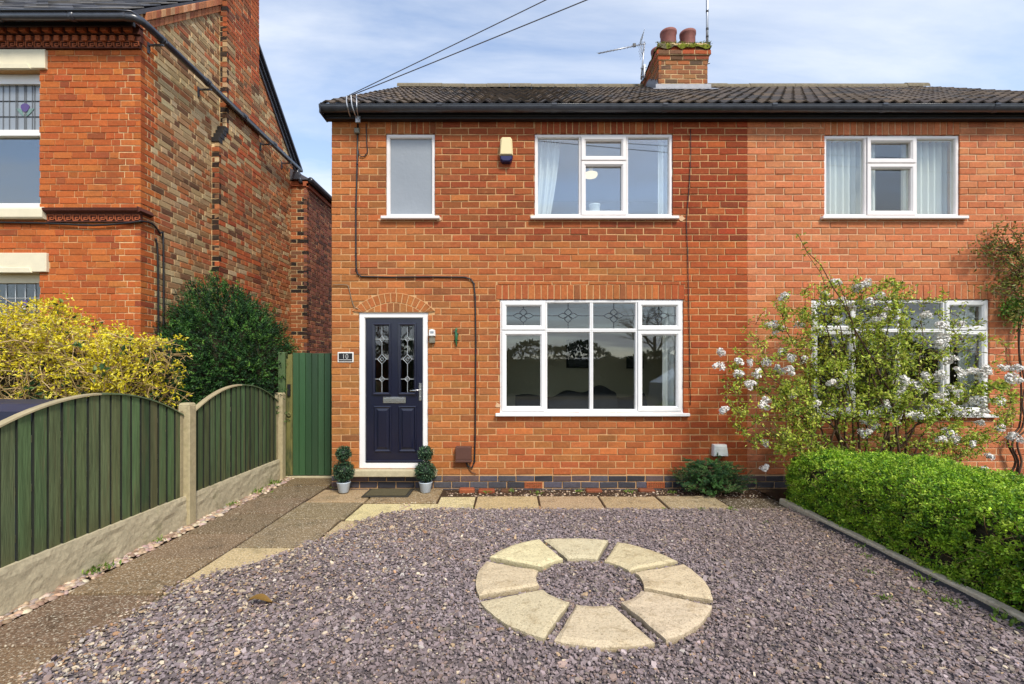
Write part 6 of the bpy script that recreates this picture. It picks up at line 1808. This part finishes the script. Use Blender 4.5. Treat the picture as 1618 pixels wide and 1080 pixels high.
# --- climber at the right
def climber():
    x, Y = wx(1608), D - .05
    t = thing('wall_climber', 'straggling green climber trained up the right-hand wall beside the window', 'climbing plant', (x, Y, 0))
    w = MB(); S = []
    main = [(1600, 748), (1606, 728), (1597, 706), (1600, 690), (1612, 675), (1612, 640), (1614, 600), (1612, 560), (1610, 520), (1613, 480), (1618, 450), (1612, 425), (1606, 400), (1588, 392), (1572, 372)]
    for k in range(3):
        P = [np.array(at(px + RNG.normal(0, 2.5) + 4 * k, py, Y - .02 - .03 * k)) for px, py in main[:len(main) - 2 * k]]
        P = np.array(smooth(P, 3)); w.tube(P, np.linspace(.013, .004, len(P)), 5, col=lin(86, 66, 50)); S += list(P[len(P) // 2:])
    for (a, c) in (((1612, 430), (1552, 400)), ((1610, 410), (1580, 356)), ((1606, 400), (1545, 392)), ((1612, 440), (1570, 410)), ((1610, 460), (1575, 455)), ((1612, 470), (1566, 452)), ((1612, 445), (1640, 400)), ((1612, 480), (1640, 440)), ((1612, 490), (1602, 500)), ((1610, 450), (1590, 425)), ((1600, 400), (1560, 378)), ((1605, 400), (1600, 365))):
        for k in range(3):
            p0 = np.array(at(*a, Y - .05)); p1 = np.array(at(c[0] + RNG.normal(0, 7), c[1] + RNG.normal(0, 7), Y - .06 - .2 * RNG.random())); S += list(branch(w, p0, p1, .006, .002, .12, 7, lin(92, 72, 50), 4))
    tag(w.build('stems', M['bark'], t), kind='stuff')
    S = np.array(S); S = S[S[:, 2] > wz(515)]; n = 1500
    P = S[RNG.integers(0, len(S), n)] + RNG.normal(0, .05, (n, 3)); P[:, 1] = np.minimum(P[:, 1], D - .015)
    C = leafcols(n, [(120, 128, 56), (142, 146, 66), (90, 104, 46), (164, 158, 84), (124, 88, 56)], [3, 2, 2, 1, .7])
    f = MB(); leaves(f, P, rdir(n) + np.array([0, -.3, .1]), .028 + .03 * RNG.random(n), .42, C); tag(f.build('foliage', M['leaf'], t), kind='stuff')
    n = 500; q = np.array([at(RNG.normal(1606, 12), RNG.normal(488, 14), Y - .1 * RNG.random()) for _ in range(n)]); C = leafcols(n, [(84, 128, 46), (110, 150, 58)], [1, 1])
    f = MB(); leaves(f, q, rdir(n), .04, .6, C); tag(f.build('foliage', M['leaf'], t), kind='stuff')
climber()

# --- topiary pots
def topiary(x, y, label, swing):
    t = thing('potted_topiary', label, 'potted plant', (x, y, .01), 'topiary pots flanking the front door')
    b = MB(); b.lathe([(0, 0), (.052, 0), (.058, .006), (.078, .112), (.082, .118), (.082, .126), (.074, .126), (.070, .10), (0, .10)], 24, (x, y, .012)); b.build('pot', M['pot_glaze'], t)
    MB().tube([(x, y, .1), (x + .003, y, .25), (x, y, .52)], .011, 6, col=lin(90, 66, 46)).build('stem', M['bark'], t)
    for (z, r, name) in ((.262, .122, 'lower_ball'), (.476, .086, 'upper_ball')):
        c = np.array([x, y, z]); n = int(9000 * r); d = rdir(n)
        bmp = np.array([mnoise.noise(Vector(q * 3.0 + c * 7)) for q in d])[:, None]
        P = c + d * r * (.80 + .12 * bmp + .20 * RNG.random((n, 1))); C = leafcols(n, [(66, 100, 68), (48, 80, 56), (96, 128, 92), (34, 58, 42), (132, 156, 112)], [3, 3, 2, 2, .8])
        f = MB(); f.lathe([(r * .8 * math.sin(a), z - r * .8 * math.cos(a)) for a in np.linspace(0.01, math.pi - .01, 9)], 14, (x, y, 0), col=lin(28, 44, 30))
        leaves(f, P, d * .5 + rdir(n), .019 + .008 * RNG.random(n), .55, C); f.build(name, M['leaf'], t)
    return t
topiary(wx(543, 5.62), 5.62, 'two-ball topiary in a pale blue pot left of the front door, by the gate', 1)
topiary(wx(672.5, 5.62), 5.62, 'two-ball topiary in a pale blue pot right of the front door, beside the doormat', -1)
MB().tube([(wx(671.5, 5.5), 5.55, .385), (wx(675, 5.5), 5.55, .40)], .004, 4)

# --- weeds, grass tufts and a dead leaf
def weeds():
    b = MB()
    spots = [(-3.05, 3.46, .05), (-3.05, 4.05, .03), (-3.04, 5.1, .04), (-3.05, 5.6, .05), (-3.06, 6.0, .06), (2.78, 2.95, .04), (2.72, 3.1, .03), (2.80, 3.7, .03), (2.6, 3.4, .02), (2.9, 3.9, .03), (2.45, 4.5, .02), (2.3, 4.92, .03), (1.6, 4.93, .02), (1.2, 4.9, .015), (2.0, 4.93, .025),
             (-.42, 5.0, .015), (.3, 5.55, .03), (.8, 5.62, .03), (1.4, 5.6, .04), (-.3, 5.58, .03), (1.9, 5.58, .03), (.0, 5.65, .03), (2.92, 2.75, .05), (2.9, 3.3, .04), (-2.2, 5.85, .03), (2.4, 3.0, .03)]
    for (x, y, h) in spots:
        n = int(10 + 700 * h); P = np.stack([x + RNG.normal(0, h * .9, n), y + RNG.normal(0, h * .9, n), np.full(n, .012) + RNG.random(n) * .012], -1)
        C = leafcols(n, [(120, 150, 54), (96, 126, 48), (150, 170, 80)], [2, 2, 1]); leaves(b, P, rdir(n) * .8 + np.array([0, 0, .8]), h * (.5 + .7 * RNG.random(n)), .35, C)
    tag(b.build('weeds', M['leaf']), kind='stuff')
    dl = thing('dead_leaf', 'curled brown dead leaf lying on the slate gravel near the path', 'leaf', at(409, 966, 2.92))
    b = MB(); x, y, z = -1.58, 2.93, .045; P = []
    for i in range(9):
        t = i / 8; wd = .035 * math.sin(math.pi * (t * .9 + .08))
        for s in (-1, 0, 1): P.append((x - .07 + .15 * t, y + s * wd, z + .02 * math.sin(t * 4) + (.014 if s else 0)))
    b.add(P, [(i * 3 + k, i * 3 + k + 1, i * 3 + k + 4, i * 3 + k + 3) for i in range(8) for k in (0, 1)], lin(150, 116, 58), smooth=True); b.build('blade', M['leaf'], dl)
    s = MB(); s.tube([(x + .08, y, z), (x + .14, y - .02, z - .01)], .002, 4, col=lin(130, 96, 50)); s.build('stalk', M['bark'], dl)
    # strewn scraps: straw and fallen petals
    b = MB(); n = 70; P = np.stack([RNG.uniform(1.3, 2.9, n), RNG.uniform(2.3, 4.8, n), np.full(n, .034)], -1)
    ax = np.stack([RNG.normal(0, 1, n), RNG.normal(0, 1, n), RNG.normal(0, .05, n)], -1)
    leaves(b, P, ax, RNG.uniform(.02, .07, n), .10, leafcols(n, [(206, 186, 136), (170, 140, 96)], [1, 1]), roll=np.tile([0, 0, 1.0], (n, 1)), curl=.02)
    n = 160; P = np.stack([RNG.uniform(2.3, 3.0, n), RNG.uniform(4.7, 5.7, n), np.full(n, .02)], -1)
    leaves(b, P, ax[RNG.integers(0, 70, n)], .016, .7, leafcols(n, [(236, 226, 214), (220, 200, 190)], [1, 1]), roll=np.tile([0, 0, 1.0], (n, 1)), curl=.05)
    tag(b.build('leaf_litter', M['petal']), kind='stuff')
weeds()

# ------------------------------------------------------------------ across the road: what the windows mirror
def bare_tree(name, label, x, y, h):
    t = thing(name, label, 'tree', (x, y, 0)); b = MB(); br = MB(); col = lin(84, 70, 58)
    b.tube([(x, y, -.1), (x + .05, y, h * .25), (x, y + .05, h * .5)], [h * .022, h * .018, h * .014], 9, col=col); b.build('trunk', M['bark'], t)
    def grow(p, d, L, r, lev):
        e = p + d * L; P = branch(br, p, e, r, r * .6, .05, 5, col, 4 if lev > 1 else 6)
        if lev >= 4: return
        for k in range(4 if lev < 3 else 3):
            nd = unit(d * .8 + RNG.normal(0, .55, 3) + np.array([0, 0, .15])); grow(P[RNG.integers(2, 5)], nd, L * RNG.uniform(.55, .8), r * .55, lev + 1)
    for k in range(5): grow(np.array([x, y, h * (.25 + .06 * k)]), unit(np.array([math.cos(k * 1.3), math.sin(k * 1.3), .9])), h * .24, h * .010, 1)
    tag(br.build('crown', M['bark'], t), kind='stuff')
bare_tree('bare_tree', 'taller leafless tree across the road, mirrored in the right-hand panes of the large window', 9.5, -19.5, 7.0)
bare_tree('bare_tree', 'smaller leafless tree across the road, mirrored in the left top pane', -7.5, -19.0, 6.2)
def far_hedge():
    t = thing('roadside_hedge', 'tall dark evergreen hedge across the road, mirrored in the windows', 'hedge', (0, -16.5, 0))
    n = 15000; x = RNG.uniform(-26, 30, n); H = 2.5 + .4 * np.sin(x * .6) + .3 * np.sin(x * 1.7); ph = RNG.random(n)
    z = H * np.minimum(1, ph * 1.25); y = -16 - np.where(ph > .8, (ph - .8) * 5, 0) + RNG.normal(0, .12, n)
    b = MB(); b.box(-26, 30, -17.2, -16.1, -.05, 2.0, col=lin(40, 50, 30)); leaves(b, np.stack([x, y, z], -1), rdir(n), .28, .6, leafcols(n, [(44, 62, 34), (32, 46, 28), (60, 78, 42)], [2, 2, 1])); b.build('foliage', M['leaf'], t)
far_hedge()
def car():
    x, y = 7.4, -5.6; t = thing('parked_car', 'silver hatchback parked by the road, mirrored in the right pane of the large window', 'car', (x, y, 0))
    M['car_paint'] = mat('silver_car_paint', (.55, .56, .58), rough=.25, metal=.5, coat=.6); M['tyre'] = mat('tyre_rubber', (.02, .02, .02), rough=.8)
    prof = [(-2.0, .32), (2.0, .32), (2.08, .5), (2.05, .72), (1.9, .86), (1.0, .98), (.35, 1.42), (-1.2, 1.46), (-1.75, 1.1), (-2.05, .95), (-2.1, .5)]
    b = MB(); b.prism(prof, -.84, .84, bev=.10, T=lambda a, c, z: (x + a, y + z, c)); b.build('body', M['car_paint'], t)
    for sy in (-1, 1):
        for q in ([(.92, .98), (.30, 1.36), (-.30, 1.38), (-.30, .98)], [(-.38, .98), (-.38, 1.38), (-1.14, 1.38), (-1.5, 1.06)]):
            g = MB(); g.prism(q, 0, .012, T=lambda a, c, z: (x + a, y + sy * (.845 + z), c)); g.build('window', M['black_plastic'], t)
    for px_ in (-1.28, 1.28):
        for sy in (-1, 1):
            w = MB(); w.prism([(px_ + .31 * math.cos(k * math.pi / 10), .31 + .31 * math.sin(k * math.pi / 10)) for k in range(20)], -.10, .10, bev=.03, T=lambda a, c, z: (x + a, y + sy * (.80 + z), c)); wh = w.build('wheel', M['tyre'], t)
            r = MB(); r.prism([(px_ + .19 * math.cos(k * math.pi / 8), .31 + .19 * math.sin(k * math.pi / 8)) for k in range(16)], .09, .115, bev=.02, T=lambda a, c, z: (x + a, y + sy * (.80 + z), c)); r.build('rim', M['aluminium'], wh)
    for sy in (-1, 1): MB().box(x + 1.95, x + 2.06, y + sy * .6 - .14, y + sy * .6 + .14, .66, .80, bev=.03).build('headlight', M['frosted'], t)
car()
